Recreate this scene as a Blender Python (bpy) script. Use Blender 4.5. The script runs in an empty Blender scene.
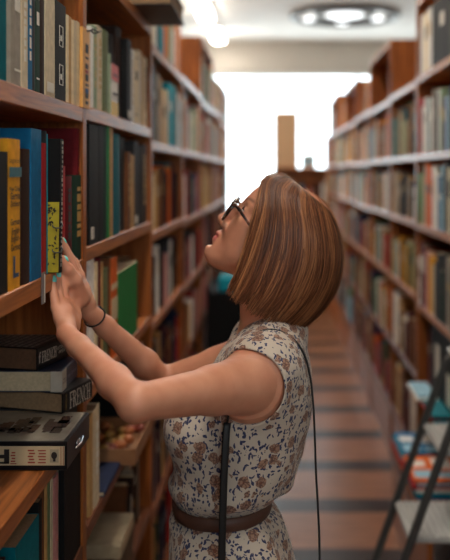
import bpy, math, random
import numpy as np
from mathutils import Vector, Matrix
C = bpy.context.scene.collection
R = random.Random(11)
PI = math.pi

# ------------------------------------------------------------------ helpers
def lin(c):
    return tuple(((v/255)/12.92 if v/255 <= .04045 else ((v/255+.055)/1.055)**2.4) for v in c)

MATS = {}
def mat(name, rgb, rough=.5, var=.12, scale=40, metal=0, bump=0, coat=0, spec=.5):
    """plain procedural material: sRGB colour with a little mottled variation"""
    if name in MATS: return MATS[name]
    m = bpy.data.materials.new(name); m.use_nodes = True
    nt = m.node_tree; n = nt.nodes; l = nt.links; b = n['Principled BSDF']
    c = lin(rgb)
    tc = n.new('ShaderNodeTexCoord')
    no = n.new('ShaderNodeTexNoise'); no.inputs['Scale'].default_value = scale; no.inputs['Detail'].default_value = 4
    l.new(tc.outputs['Object'], no.inputs['Vector'])
    r = n.new('ShaderNodeValToRGB')
    r.color_ramp.elements[0].position = .3; r.color_ramp.elements[1].position = .7
    r.color_ramp.elements[0].color = tuple(v*(1-var) for v in c)+(1,)
    r.color_ramp.elements[1].color = tuple(min(1, v*(1+var)) for v in c)+(1,)
    l.new(no.outputs['Fac'], r.inputs['Fac']); l.new(r.outputs['Color'], b.inputs['Base Color'])
    b.inputs['Roughness'].default_value = rough; b.inputs['Metallic'].default_value = metal
    b.inputs['Coat Weight'].default_value = coat; b.inputs['Specular IOR Level'].default_value = spec
    if bump:
        bp = n.new('ShaderNodeBump'); bp.inputs['Strength'].default_value = bump; bp.inputs['Distance'].default_value = .002
        l.new(no.outputs['Fac'], bp.inputs['Height']); l.new(bp.outputs['Normal'], b.inputs['Normal'])
    MATS[name] = m
    return m

def emit(name, rgb, strength):
    m = bpy.data.materials.new(name); m.use_nodes = True
    n = m.node_tree.nodes; b = n['Principled BSDF']
    b.inputs['Base Color'].default_value = (.8, .8, .8, 1)
    b.inputs['Emission Color'].default_value = (*rgb, 1); b.inputs['Emission Strength'].default_value = strength
    return m

def wood(name, ca, cb, axis, rough=.35, coat=.3):
    m = bpy.data.materials.new(name); m.use_nodes = True
    nt = m.node_tree; n = nt.nodes; l = nt.links; b = n['Principled BSDF']
    tc = n.new('ShaderNodeTexCoord'); mp = n.new('ShaderNodeMapping')
    s = [38, 38, 38]; s[axis] = 2.4; mp.inputs['Scale'].default_value = s
    l.new(tc.outputs['Object'], mp.inputs['Vector'])
    no = n.new('ShaderNodeTexNoise'); no.inputs['Scale'].default_value = 1.6; no.inputs['Detail'].default_value = 8
    no.inputs['Distortion'].default_value = 1.2
    l.new(mp.outputs['Vector'], no.inputs['Vector'])
    r = n.new('ShaderNodeValToRGB')
    r.color_ramp.elements[0].position = .32; r.color_ramp.elements[1].position = .7
    r.color_ramp.elements[0].color = (*lin(ca), 1); r.color_ramp.elements[1].color = (*lin(cb), 1)
    l.new(no.outputs['Fac'], r.inputs['Fac']); l.new(r.outputs['Color'], b.inputs['Base Color'])
    rr = n.new('ShaderNodeMapRange'); rr.inputs['To Min'].default_value = rough-.08; rr.inputs['To Max'].default_value = rough+.15
    l.new(no.outputs['Fac'], rr.inputs['Value']); l.new(rr.outputs['Result'], b.inputs['Roughness'])
    b.inputs['Coat Weight'].default_value = coat; b.inputs['Coat Roughness'].default_value = .22; b.inputs['Specular IOR Level'].default_value = .22
    bp = n.new('ShaderNodeBump'); bp.inputs['Strength'].default_value = .25; bp.inputs['Distance'].default_value = .001
    l.new(no.outputs['Fac'], bp.inputs['Height']); l.new(bp.outputs['Normal'], b.inputs['Normal'])
    return m

def link(o, parent=None):
    C.objects.link(o)
    if parent is not None: o.parent = parent
    return o

def meshobj(name, V, F, mats, parent=None, loc=(0, 0, 0), mi=None, smooth=False):
    me = bpy.data.meshes.new(name); me.from_pydata([tuple(v) for v in V], [], [tuple(f) for f in F])
    if not isinstance(mats, (list, tuple)): mats = [mats]
    for m in mats: me.materials.append(m)
    if mi is not None: me.polygons.foreach_set('material_index', mi)
    if smooth: me.polygons.foreach_set('use_smooth', [True]*len(F))
    me.update()
    o = bpy.data.objects.new(name, me); o.location = loc
    return link(o, parent)

class MB:
    """collects simple solids into one mesh"""
    def __init__(s): s.V = []; s.F = []; s.M = []
    def add(s, V, F, m=0):
        o = len(s.V); s.V += [tuple(v) for v in V]; s.F += [tuple(i+o for i in f) for f in F]; s.M += [m]*len(F)
        return s
    def box(s, a, b, m=0, mtx=None, bev=0):
        x0, y0, z0 = [min(p, q) for p, q in zip(a, b)]; x1, y1, z1 = [max(p, q) for p, q in zip(a, b)]
        if bev:
            e = min(bev, (x1-x0)*.45, (y1-y0)*.45, (z1-z0)*.45)
            V = []
            for z, i in ((z0, e), (z0+e, 0), (z1-e, 0), (z1, e)):
                xa, xb, ya, yb = x0+i, x1-i, y0+i, y1-i
                k = e if not i else e*.6
                V += [(xa+k, ya, z), (xb-k, ya, z), (xb, ya+k, z), (xb, yb-k, z), (xb-k, yb, z), (xa+k, yb, z), (xa, yb-k, z), (xa, ya+k, z)]
            F = [tuple(reversed(range(8))), tuple(range(24, 32))]
            for r in range(3):
                for k in range(8):
                    F.append((r*8+k, r*8+(k+1) % 8, (r+1)*8+(k+1) % 8, (r+1)*8+k))
        else:
            V = [(x0, y0, z0), (x1, y0, z0), (x1, y1, z0), (x0, y1, z0), (x0, y0, z1), (x1, y0, z1), (x1, y1, z1), (x0, y1, z1)]
            F = [(3, 2, 1, 0), (4, 5, 6, 7), (0, 1, 5, 4), (1, 2, 6, 5), (2, 3, 7, 6), (3, 0, 4, 7)]
        if mtx is not None: V = [mtx @ Vector(v) for v in V]
        return s.add(V, F, m)
    def tube(s, pts, rad, seg=8, m=0, flat=None, closed=False):
        """round (or flattened: flat=(width, thickness, side vector)) tube along points"""
        P = [Vector(p) for p in pts]; N = len(P)
        if not hasattr(rad, '__len__'): rad = [rad]*N
        V = []; F = []; up = None
        for i in range(N):
            if closed: t = P[(i+1) % N]-P[i-1]
            else: t = P[min(i+1, N-1)]-P[max(i-1, 0)]
            t.normalize()
            if flat: a = Vector(flat[2])
            elif up is None: a = Vector((0, 0, 1)) if abs(t.z) < .9 else Vector((1, 0, 0))
            else: a = up
            a = (a-t*a.dot(t)).normalized(); up = a; b = t.cross(a)
            for k in range(seg):
                th = 2*PI*k/seg
                if flat: V.append(P[i]+a*math.cos(th)*flat[0]*.5+b*math.sin(th)*flat[1]*.5)
                else: V.append(P[i]+(a*math.cos(th)+b*math.sin(th))*rad[i])
        for i in range(N if closed else N-1):
            j = (i+1) % N
            for k in range(seg):
                F.append((i*seg+k, i*seg+(k+1) % seg, j*seg+(k+1) % seg, j*seg+k))
        if not closed:
            F.append(tuple(reversed(range(seg)))); F.append(tuple(range((N-1)*seg, N*seg)))
        return s.add(V, F, m)
    def ell(s, c, r, m=0, mtx=None, nu=14, nv=9):
        V = [Vector((0, 0, r[2]))]
        for j in range(1, nv):
            ph = PI*j/nv
            for i in range(nu):
                th = 2*PI*i/nu
                V.append(Vector((r[0]*math.sin(ph)*math.cos(th), r[1]*math.sin(ph)*math.sin(th), r[2]*math.cos(ph))))
        V.append(Vector((0, 0, -r[2])))
        if mtx is not None: V = [mtx @ v for v in V]
        V = [v+Vector(c) for v in V]
        F = [(0, 1+i, 1+(i+1) % nu) for i in range(nu)]
        for j in range(nv-2):
            for i in range(nu):
                a = 1+j*nu+i; b = 1+j*nu+(i+1) % nu
                F.append((a, a+nu, b+nu, b))
        L = len(V)-1; a = 1+(nv-2)*nu
        F += [(L, a+(i+1) % nu, a+i) for i in range(nu)]
        return s.add(V, F, m)
    def build(s, name, mats, parent=None, loc=(0, 0, 0), smooth=False):
        return meshobj(name, s.V, s.F, mats, parent, loc, s.M, smooth)

def tag(o, label=None, cat=None, group=None, kind=None):
    if label: o['label'] = label
    if cat: o['category'] = cat
    if group: o['group'] = group
    if kind: o['kind'] = kind
    return o

def thing(name, loc, label, cat, group=None):
    o = bpy.data.objects.new(name, None); o.location = loc; o.empty_display_size = .05
    link(o); return tag(o, label, cat, group)

def curve_pts(P, n):
    """Catmull-Rom through P, n samples"""
    P = [Vector(p) for p in P]; Q = [2*P[0]-P[1]]+P+[2*P[-1]-P[-2]]
    out = []; L = len(P)-1
    for i in range(n):
        u = i/(n-1)*L; k = min(int(u), L-1); t = u-k
        a, b, c, d = Q[k:k+4]
        out.append(.5*((2*b)+(c-a)*t+(2*a-5*b+4*c-d)*t*t+(3*b-a-3*c+d)*t**3))
    return out

_tc = {}
def text_geo(s, size, wx=1.0, bold=0.0):
    """text as flat geometry in its own XY plane, centred on the origin"""
    key = (s, bold)
    if key not in _tc:
        cu = bpy.data.curves.new('lettering', 'FONT'); cu.body = s; cu.align_x = 'CENTER'; cu.align_y = 'CENTER'
        cu.size = 1; cu.offset = bold; cu.resolution_u = 2
        o = bpy.data.objects.new('lettering', cu); C.objects.link(o)
        dg = bpy.context.evaluated_depsgraph_get(); dg.update()
        me = bpy.data.meshes.new_from_object(o.evaluated_get(dg))
        _tc[key] = ([v.co.copy() for v in me.vertices], [tuple(p.vertices) for p in me.polygons])
        bpy.data.objects.remove(o); bpy.data.curves.remove(cu); bpy.data.meshes.remove(me)
    V, F = _tc[key]
    return [Vector((v.x*size*wx, v.y*size, 0)) for v in V], F

def serif_geo(word, h, wx=.6, gap=.12):
    """heavy serif capitals built from strokes (letters F R E N C H only)"""
    t = .2; se = .1; sh = .07
    def bx(a, b, c, d): return [(a, b), (c, b), (c, d), (a, d)]
    def stem(x): return [bx(x, 0, x+t, 1), bx(x-se, 0, x+t+se, sh), bx(x-se, 1-sh, x+t+se, 1)]
    def arc(cx, cy, rx, ry, a0, a1, w, n=10):
        out = []
        for i in range(n):
            p, q = [math.radians(a0+(a1-a0)*k/n) for k in (i, i+1)]
            out.append([(cx+rx*math.cos(p), cy+ry*math.sin(p)), (cx+rx*math.cos(q), cy+ry*math.sin(q)),
                        (cx+(rx-w)*math.cos(q), cy+(ry-sh)*math.sin(q)), (cx+(rx-w)*math.cos(p), cy+(ry-sh)*math.sin(p))])
        return out
    G = {'F': (stem(0)+[bx(t, 1-sh, .72, 1), bx(.66, .74, .72, 1), bx(t, .48, .55, .55), bx(.5, .38, .55, .64)], .74),
         'R': (stem(0)+arc(t+.08, .74, .42, .26, -90, 90, .19)+[bx(t, 1-sh, t+.1, 1), bx(t, .48, t+.1, .55), [(.34, .5), (.52, .5), (.86, 0), (.62, 0)], bx(.6, 0, .95, sh)], .92),
         'E': (stem(0)+[bx(t, 1-sh, .72, 1), bx(.66, .74, .72, 1), bx(t, .48, .55, .55), bx(.5, .38, .55, .64), bx(t, 0, .74, sh), bx(.68, 0, .74, .27)], .76),
         'N': ([bx(0, 0, .09, 1), bx(-se, 0, .2, sh), [(-.08, 1), (.16, 1), (.84, 0), (.66, 0)], bx(.75, 0, .84, 1), bx(.62, 1-sh, .96, 1)], .9),
         'C': (arc(.45, .5, .45, .5, 50, 310, .2, 16)+[bx(.7, .68, .76, 1)], .78),
         'H': (stem(0)+stem(.6)+[bx(t, .47, .6, .54)], .82)}
    V = []; F = []; x = 0
    for ch in word:
        polys, w = G[ch]
        for p in polys:
            o = len(V); V += [Vector(((x+q[0])*h*wx, q[1]*h, 0)) for q in p]; F.append(tuple(range(o, o+len(p))))
        x += w+gap
    W = x*h*wx
    return [v-Vector((W/2, h/2, 0)) for v in V], F

def frame_m(origin, ax, ay):
    ax = Vector(ax).normalized(); ay = Vector(ay).normalized(); az = ax.cross(ay)
    M = Matrix.Identity(4)
    for i in range(3): M[i][0] = ax[i]; M[i][1] = ay[i]; M[i][2] = az[i]; M[i][3] = origin[i]
    return M

# ------------------------------------------------------------------ materials
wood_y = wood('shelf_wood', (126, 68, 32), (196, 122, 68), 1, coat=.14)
wood_z = wood('upright_wood', (118, 62, 28), (182, 108, 54), 2, coat=.04)
wood_x = wood('panel_wood', (78, 44, 24), (112, 68, 38), 2, rough=.6, coat=.0)
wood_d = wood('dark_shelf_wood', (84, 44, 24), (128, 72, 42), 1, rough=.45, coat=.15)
paper = mat('page_paper', (206, 186, 152), .85, .12, 200)
paper_old = mat('aged_page_paper', (150, 120, 88), .85, .15, 200)
chrome = mat('chrome', (200, 200, 200), .2, .02, metal=1)
steel = mat('grey_painted_steel', (74, 76, 76), .4, .08, metal=.3)
white_ink = mat('white_ink', (226, 220, 206), .6, .04)
dark_ink = mat('dark_ink', (34, 28, 26), .6, .04)
blue_ink = mat('blue_ink', (36, 74, 116), .6, .04)
red_ink = mat('red_ink', (160, 60, 44), .6, .04)
gold_ink = mat('gold_ink', (186, 150, 80), .5, .04)

COL = {'teal': (0, 104, 116), 'grey': (156, 146, 132), 'beige': (214, 196, 164), 'blue': (24, 104, 148), 'black': (26, 26, 27),
       'dark green': (22, 58, 44), 'cream': (236, 216, 176), 'tan': (196, 152, 96), 'yellow': (226, 160, 44), 'dark brown': (52, 34, 28),
       'red': (164, 36, 40), 'dark red': (104, 24, 30), 'green': (36, 124, 62), 'olive': (110, 120, 84), 'white': (240, 236, 228),
       'orange': (222, 104, 36), 'navy': (30, 40, 68), 'maroon': (80, 28, 38), 'pale blue': (150, 190, 208), 'purple': (84, 60, 98),
       'pink': (196, 136, 132), 'pale green': (146, 164, 132), 'charcoal': (56, 56, 58), 'brown': (112, 70, 44), 'turquoise': (20, 150, 170)}
def cov(c): return mat('book_cover_'+c.replace(' ', '_'), COL[c], .62, .14, 60, bump=.15, spec=.14)

# ------------------------------------------------------------------ books
def book_parts(d, t, h, side, round_spine=True, hard=True):
    """cover (U of boards round the pages) and page block; spine at x=0, body away from the aisle. side=-1 left case, +1 right case"""
    c = .0024 if hard else .0008; ins = .0035 if hard else .0003
    n = 6; out = []; inn = []
    bulge = min(.003, t*.12) if round_spine else .0004
    out.append((d, -t/2)); inn.append((d, -t/2+c))
    for i in range(n+1):
        a = -1+2*i/n
        x = bulge*(1-math.sqrt(max(0, 1-(a*.98)**2))) if round_spine else bulge*abs(a)
        out.append((x, a*t/2)); inn.append((x+c, a*(t/2-c)))
    out.append((d, t/2)); inn.append((d, t/2-c))
    N = len(out); V = []; F = []
    for z in (0, h):
        V += [(side*x, y, z) for x, y in out]+[(side*x, y, z) for x, y in inn]
    def q(a, b, c_, d_): F.append((a, b, c_, d_) if side < 0 else (d_, c_, b, a))
    for i in range(N-1):
        q(i+1, i, 2*N+i, 2*N+i+1)
        q(N+i, N+i+1, 3*N+i+1, 3*N+i)
        q(i, i+1, N+i+1, N+i)
        q(2*N+i+1, 2*N+i, 3*N+i, 3*N+i+1)
    for a, b in ((0, N), (N-1, 2*N-1)):
        F.append((a, b, 2*N+b, 2*N+a) if (a == 0) == (side < 0) else (b, a, 2*N+a, 2*N+b))
    pg = MB().box((side*(bulge+c), -t/2+c*1.05, ins), (side*(d-ins), t/2-c*1.05, h-ins))
    return V, F, pg

ORD = ['first', 'second', 'third', 'fourth', 'fifth', 'sixth', 'seventh', 'eighth', 'ninth', 'tenth', 'eleventh', 'twelfth', 'thirteenth',
       'fourteenth', 'fifteenth', 'sixteenth', 'seventeenth', 'eighteenth', 'nineteenth', 'twentieth', 'twenty-first', 'twenty-second',
       'twenty-third', 'twenty-fourth', 'twenty-fifth', 'twenty-sixth', 'twenty-seventh', 'twenty-eighth', 'twenty-ninth', 'thirtieth',
       'thirty-first', 'thirty-second', 'thirty-third', 'thirty-fourth', 'thirty-fifth']

def spine_deco(root, side, t, h, kind, rng):
    """printed bands or a title block on the spine, as a thin part of the book"""
    if kind == 'none': return
    m = MB(); x = -side*.0003
    def patch(ya, yb, za, zb): m.box((x, ya, za), (x-side*.0005, yb, zb))
    if kind == 'bands':
        for f in rng.sample([.08, .12, .8, .86, .92], 2): patch(-t*.3, t*.3, h*f, h*f+.003)
        patch(-t*.26, t*.26, h*.62, h*.74)
    elif kind == 'title':
        z = h*.86
        while z > h*.3:
            l = rng.uniform(.006, .02); patch(-t*.16, t*.16, z-l, z); z -= l+rng.uniform(.003, .006)
    elif kind == 'label': patch(-t*.34, t*.34, h*.04, h*.13)
    ink = rng.choice([white_ink, white_ink, gold_ink, dark_ink])
    m.build('spine_lettering' if kind != 'label' else 'spine_label', white_ink if kind == 'label' else ink, root)

def place_book(side, X, ya, yb, z, h, d, col, label, group, rng, detail=2, hard=None, deco=None, lean=0, name='book'):
    t = (yb-ya)-.0006
    hard = rng.random() < .5 if hard is None else hard
    V, F, pg = book_parts(d, t, h, side, hard and t > .012, hard)
    loc = (X, (ya+yb)/2, z)
    cm = cov(col)
    if detail == 2:
        o = meshobj(name, V, F, cm, None, loc)
        pg.build('pages', paper if rng.random() < .7 else paper_old, o)
        spine_deco(o, side, t, h, deco or rng.choice(['bands', 'title', 'title', 'none']), rng)
    else:
        m = MB(); m.add(V, F, 0); m.add(pg.V, pg.F, 1)
        if t > .012 and rng.random() < .6:
            xx = -side*.0004
            m.box((0, -t*.28, h*.55), (xx, t*.28, h*rng.uniform(.65, .85)), 2)
        o = m.build(name, [cm, paper, rng.choice([white_ink, gold_ink, dark_ink])], None, loc)
    if lean: o.rotation_euler.x = lean
    tag(o, label, 'book', group)
    return o

def words_for(t, h):
    return ('thick ' if t > .04 else 'slim ' if t < .02 else '')+('tall ' if h > .235 else 'short ' if h < .17 else '')

STUFF = {'V': [], 'F': [], 'C': []}
def stuff_book(side, X, ya, yb, z, h, d, col):
    c = lin(COL[col]); b = len(STUFF['V'])
    x0, x1 = X, X+side*d
    e = min(.003, (yb-ya)*.2)
    # rounded spine corners
    P = [(x0+side*e, ya), (x0, ya+e), (x0, yb-e), (x0+side*e, yb), (x1, yb), (x1, ya)]
    for zz in (z, z+h): STUFF['V'] += [(p[0], p[1], zz) for p in P]
    F = [(b+5, b+4, b+3, b+2, b+1, b), tuple(range(b+6, b+12))]
    for i in range(6): F.append((b+i, b+(i+1) % 6, b+6+(i+1) % 6, b+6+i))
    if side < 0: F = [tuple(reversed(f)) for f in F]
    STUFF['F'] += F; STUFF['C'] += [c]*len(F)
    if yb-ya > .012 and R.random() < .6:      # printed block on the spine
        k = lin(COL[R.choice(['white', 'cream', 'black', 'tan', 'pale blue'])]); b = len(STUFF['V'])
        za = z+h*R.uniform(.45, .65); zb = za+h*R.uniform(.1, .25); xx = x0-side*.0006; m_ = (yb-ya)*.22
        STUFF['V'] += [(xx, ya+m_, za), (xx, yb-m_, za), (xx, yb-m_, zb), (xx, ya+m_, zb)]
        STUFF['F'].append((b, b+1, b+2, b+3) if side < 0 else (b+3, b+2, b+1, b)); STUFF['C'].append(k)

def fill_row(side, X, y0, y1, z, room, pal, where, group, rng, mode, start=0, hmin=.17, gapp=.02):
    """fills one shelf from y0 to y1 with books; mode 1 single-mesh books, 2 books with parts, 0 part of the far mass"""
    y = y0; i = start; run = rng.uniform(hmin, room-.03)
    while y < y1-.01:
        t = rng.choice([.012, .016, .02, .024, .028, .034, .044]) if mode else rng.choice([.015, .02, .026, .034, .045])
        if y+t > y1-.002: break
        if rng.random() < .25: run = rng.uniform(hmin, room-.03)
        h = min(room-.015, max(.14, run+rng.uniform(-.02, .02))); d = rng.uniform(.13, .19)
        col = rng.choice(pal); xo = X+side*rng.uniform(.0, .02)
        if rng.random() < gapp: y += rng.uniform(.03, .07); continue
        if mode == 0: stuff_book(side, xo, y+.0004, y+t-.0004, z, h, d, col)
        else:
            lab = f"{words_for(t, h)}{col} book, {ORD[min(i, 34)]} along the {where}"
            place_book(side, xo, y, y+t, z, h, d, col, lab, group, rng, mode)
        i += 1; y += t
    return i

# ------------------------------------------------------------------ bookcases
XL, XR = -.38, .64
def bookcase(side, X, y0, y1, shelves, top, label, depth=.25, open_top=False, deep_base=None):
    s = side; P = .015; T = .030
    r = thing('bookcase', (X+s*depth/2, (y0+y1)/2, 0), label, 'bookcase', 'wooden bookcases lining the aisle')
    cx, cy = r.location.x, r.location.y
    def L(a, b, nm, m, bev=.0015):
        MB().box((a[0]-cx, a[1]-cy, a[2]), (b[0]-cx, b[1]-cy, b[2]), bev=bev).build(nm, m, r)
    L((X, y0, 0), (X+s*depth, y0+P, top), 'side_panel', wood_z)
    L((X, y1-P, 0), (X+s*depth, y1, top), 'side_panel', wood_z)
    L((X+s*(depth-.008), y0+P, .03), (X+s*depth, y1-P, top-(.0 if open_top else .03)), 'back_panel', wood_x, 0)
    for z in shelves:
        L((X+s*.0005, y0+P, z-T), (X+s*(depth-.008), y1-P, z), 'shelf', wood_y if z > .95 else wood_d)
    if not open_top: L((X, y0+P, top-.03), (X+s*(depth-.008), y1-P, top), 'top_panel', wood_y)
    L((X+s*.01, y0+P, 0), (X+s*.025, y1-P, min(shelves)-T), 'plinth', wood_z)
    return r

LB = [.74, 1.625, 2.53, 3.42, 4.30, 5.18, 6.04, 6.92]
lshelves = [[1.99, 1.68, 1.375, 1.05, .80, .45, .12],
            [1.687, 1.395, 1.10, .82, .50, .12],
            [1.65, 1.355, 1.065, .76, .45, .12],
            [1.65, 1.34, 1.05, .75, .45, .12],
            [1.95, 1.65, 1.34, 1.05, .75, .45, .12],
            [1.65, 1.34, 1.05, .75, .45, .12],
            [1.94, 1.65, 1.34, 1.05, .75, .45, .12]]
ltop = [2.34, 2.01, 1.96, 1.965, 2.28, 1.97, 2.22]
LNAME = ['bookcase she reaches into', 'bookcase just past her hands', 'bookcase level with her glasses', 'fourth bookcase on her side',
         'fifth bookcase on her side', 'sixth bookcase on her side', 'last bookcase on her side']
LLAB = ['wooden bookcase the woman reaches into, stacked dictionaries on its middle shelf', 'wooden bookcase just past her hands, with the green book on its third shelf',
        'wooden bookcase in front of her face, teal book high on its second shelf', 'wooden bookcase with an empty top, fourth on the side she faces',
        'taller wooden bookcase showing its orange upright, fifth on the side she faces', 'blurred lower bookcase, sixth on the side the woman faces', 'blurred last bookcase before the window on the side she faces']
cases_l = []
for i in range(7):
    cases_l.append(bookcase(-1, XL, LB[i], LB[i+1], lshelves[i], ltop[i], LLAB[i]))
# small ring hook on the upright of the second case
hk = MB(); cx, cy = cases_l[1].location.x, cases_l[1].location.y
px = Vector((XL-cx, 1.632-cy, 1.838))
hk.tube([px+Vector((-.002, 0, 0)), px+Vector((.014, 0, 0))], .0018, 6)
hk.tube([px+Vector((.020+.009*math.cos(a), .014*math.sin(a)+.006, .0025*math.sin(a*2))) for a in [2*PI*k/16 for k in range(16)]], .0016, 6, closed=True)
hk.build('ring_hook', steel, cases_l[1], smooth=True)

RB = [2.72, 3.55, 4.34, 5.25, 6.15, 7.05, 7.95, 8.85, 9.6]
rshelves = [[1.97, 1.63, 1.325, .975, .62, .33], [1.96, 1.63, 1.33, 1.0, .65, .30], [1.95, 1.63, 1.33, 1.0, .65, .30], [1.62, 1.32, 1.0, .65, .30],
            [1.95, 1.63, 1.33, 1.0, .65, .30], [1.62, 1.32, 1.0, .65, .30], [1.95, 1.63, 1.33, 1.0, .65, .30], [1.62, 1.32, 1.0, .65, .30]]
rtop = [2.31, 1.98, 2.27, 1.96, 2.26, 1.96, 2.33, 1.97]
RLAB = ['tall wooden bookcase behind the stepladder with magazines on its low shelves', 'wooden bookcase without a top board, second from the stepladder',
        'tall wooden bookcase with a dark side panel, third from the stepladder', 'lower wooden bookcase, fourth from the stepladder',
        'blurred tall wooden bookcase, fifth from the stepladder', 'blurred wooden bookcase, sixth from the stepladder',
        'blurred tall bookcase, seventh from the stepladder', 'blurred end bookcase farthest from the stepladder']
cases_r = []
for i in range(8):
    cases_r.append(bookcase(1, XR, RB[i], RB[i+1], rshelves[i], rtop[i], RLAB[i], open_top=(i == 1)))

# ------------------------------------------------------------------ books the photo shows plainly (left side)
def Y(px, X=XL): return -X*800/(272-px)        # depth on the plane of the shelf front, read along the shelf
def zpx(py, y): return 1.55+(172-py)*y/800
rb = random.Random(5)
G0 = 'books on the top shelf she stands at'
def row(zs, items, where, group, X=XL-.004, side=-1):
    """items: (px0, px1, top py, colour, look, options)"""
    out = []
    for k, it in enumerate(items):
        a, b, tp, col, look = it[:5]; op = it[5] if len(it) > 5 else {}
        ya, yb = Y(a, X), Y(b, X); h = zpx(tp, (ya+yb)/2)-zs
        o = place_book(side, X-op.get('back', 0), ya, yb, zs, h, op.get('d', .15), col, f"{look}, {where}", group, rb, 2,
                       op.get('hard'), op.get('deco'))
        out.append(o)
    return out
w = "on the highest shelf"
row(1.68, [(-34, -16, -30, 'beige', 'beige book beside the teal one at the frame edge'), (-16, 12, -40, 'teal', 'wide teal book', {'back': .008, 'deco': 'none'}),
           (12.3, 22, -34, 'grey', 'grey-beige tall book next to the teal one'), (22, 28, -30, 'beige', 'slim beige tall book beside the grey one'),
           (28, 32.5, -26, 'blue', 'thin blue book'), (32.5, 35.5, -20, 'charcoal', 'thin charcoal book beside the thin blue one'),
           (35.5, 40, -16, 'dark green', 'dark green book', {'deco': 'bands'}), (40, 45.5, -12, 'dark brown', 'dark book with a mottled floral spine', {'deco': 'none'}),
           (45.5, 55, -14, 'beige', 'thick cream tall book left of the black one', {'deco': 'label', 'hard': False}),
           (55.3, 66, 3, 'black', 'black book with small white squares on its spine', {'deco': 'none', 'hard': False}),
           (66.4, 69, 15, 'cream', 'thin cream booklet right against the black book', {'hard': False, 'deco': 'none'}),
           (69, 71.5, 17, 'tan', 'thin tan booklet, second from the black book', {'hard': False, 'deco': 'none'}),
           (71.5, 74, 20, 'cream', 'thin cream booklet, third from the black book', {'hard': False, 'deco': 'none'}),
           (74, 77, 21, 'beige', 'thin beige booklet, fourth from the black book', {'hard': False, 'deco': 'none'}),
           (77, 79.8, 22, 'cream', 'thin cream booklet beside the yellow spine', {'hard': False, 'deco': 'none'})], w, G0)
yb_ = row(1.68, [(80, 87.3, 29, 'tan', 'yellow-orange paperback with dark print, last before the upright', {'hard': False, 'deco': 'none', 'back': -.006})], w, G0)[0]
yb_.data.materials[0] = mat('book_cover_amber', (224, 164, 84), .5, .1)
m = MB()
for zz, hh in ((.008, .006), (.02, .012), (.045, .004), (.055, .014), (.08, .01), (.1, .004), (.112, .018)): m.box((.0002, -.011, zz), (.0012, .011, zz+hh), 0)
m.box((.0002, -.012, .03), (.0014, .012, .04), 1); m.box((.0002, -.012, .071), (.0014, .012, .077), 2)
m.build('spine_lettering', [dark_ink, blue_ink, red_ink], yb_)
# small white squares on the black book's spine
bk = [o for o in bpy.data.objects if o.get('label', '').startswith('black book with small white')][0]
m = MB()
for z0 in (.028, .098):
    y0, y1, z1 = -.012, .0125, z0+.036
    for a, b in (((y0, z0), (y1, z0+.001)), ((y0, z1), (y1, z1+.001)), ((y0, z0), (y0+.001, z1)), ((y1-.001, z0), (y1, z1))): m.box((.0004, a[0], a[1]), (.0012, b[0], b[1]))
    m.box((.0004, -.004, z0+.01), (.0012, .004, z0+.02))
m.build('spine_lettering', white_ink, bk)

w = "at hand height"
G1 = 'books on the shelf at her hands'
row(1.375, [(-40, -16, 150, 'dark brown', 'brown book just before the black one'), (-16, 8, 151, 'black', 'wide black book with rounded corner by the yellow dictionary', {'deco': 'none', 'hard': False})], w, G1)
yel = row(1.375, [(8.5, 21.5, 139, 'yellow', 'thick yellow dictionary with a blue band and a blue capital', {'hard': True, 'deco': 'none', 'd': .14})], w, G1)[0]
ty = Y(21.5)-Y(8.5); hy = .212
def on_spine(geo, org, root, name, m, vertical=False):
    V, F = geo
    M = frame_m(org, (0, 1, 0), (0, 0, 1)) if not vertical else frame_m(org, (0, 0, -1), (0, 1, 0))
    return meshobj(name, [M @ v for v in V], F, m, root)
on_spine(text_geo("Langenscheidt's", .0105, .85), (.0009, 0, hy*.905), yel, 'spine_lettering', dark_ink)
MB().box((.0003, -ty*.46, hy*.79), (.0011, ty*.46, hy*.86)).build('spine_band', mat('petrol_ink', (44, 104, 116), .5), yel)
for s_, z_, sz in (("New College", .725, .010), ("German", .675, .0150), ("Dictionary", .62, .0115), ("German-\nEnglish", .46, .0135), ("English-\nGerman", .345, .0135)):
    on_spine(text_geo(s_, sz, .98, .022), (.0009, 0, hy*z_-.004), yel, 'spine_lettering', dark_ink)
on_spine(text_geo("L", .044, 1.3, .03), (.0009, 0, hy*.15), yel, 'spine_lettering', blue_ink)
row(1.375, [(21.8, 31, 149, 'dark brown', 'dark brown book next to the yellow dictionary', {'hard': True, 'deco': 'none'}),
            (31.3, 41.5, 129, 'blue', 'tall bright blue book', {'d': .22, 'deco': 'none', 'hard': False}),
            (41.8, 46.3, 143, 'red', 'red book between the blue book and the black ones', {'hard': False, 'deco': 'none'}),
            (46.4, 47.4, 131, 'charcoal', 'thin charcoal tall book', {'hard': False, 'deco': 'none', 'back': .001}),
            (47.5, 48.6, 134, 'turquoise', 'thin turquoise-edged tall book', {'hard': False, 'deco': 'none', 'back': .001})], w, G1)
row(1.375, [(62.3, 65.4, 166, 'red', 'slim red book right of the one she pulls', {'hard': False, 'deco': 'none'}),
            (65.4, 73, 176, 'dark red', 'dark red book with a vertical title', {'hard': True, 'deco': 'title'}),
            (73.3, 84, 175, 'dark green', 'black-green book last before the upright', {'hard': True, 'deco': 'title'})], w, G1)
# tall dark red one lying back behind the short ones: a big picture book set deeper
ya, yb2 = 1.585, 1.606
o = place_book(-1, XL-.005, ya, yb2, 1.375, .262, .2, 'dark red', 'tall dark red book against the upright, highest of its shelf', G1, rb, 2, True, 'none')

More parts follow.
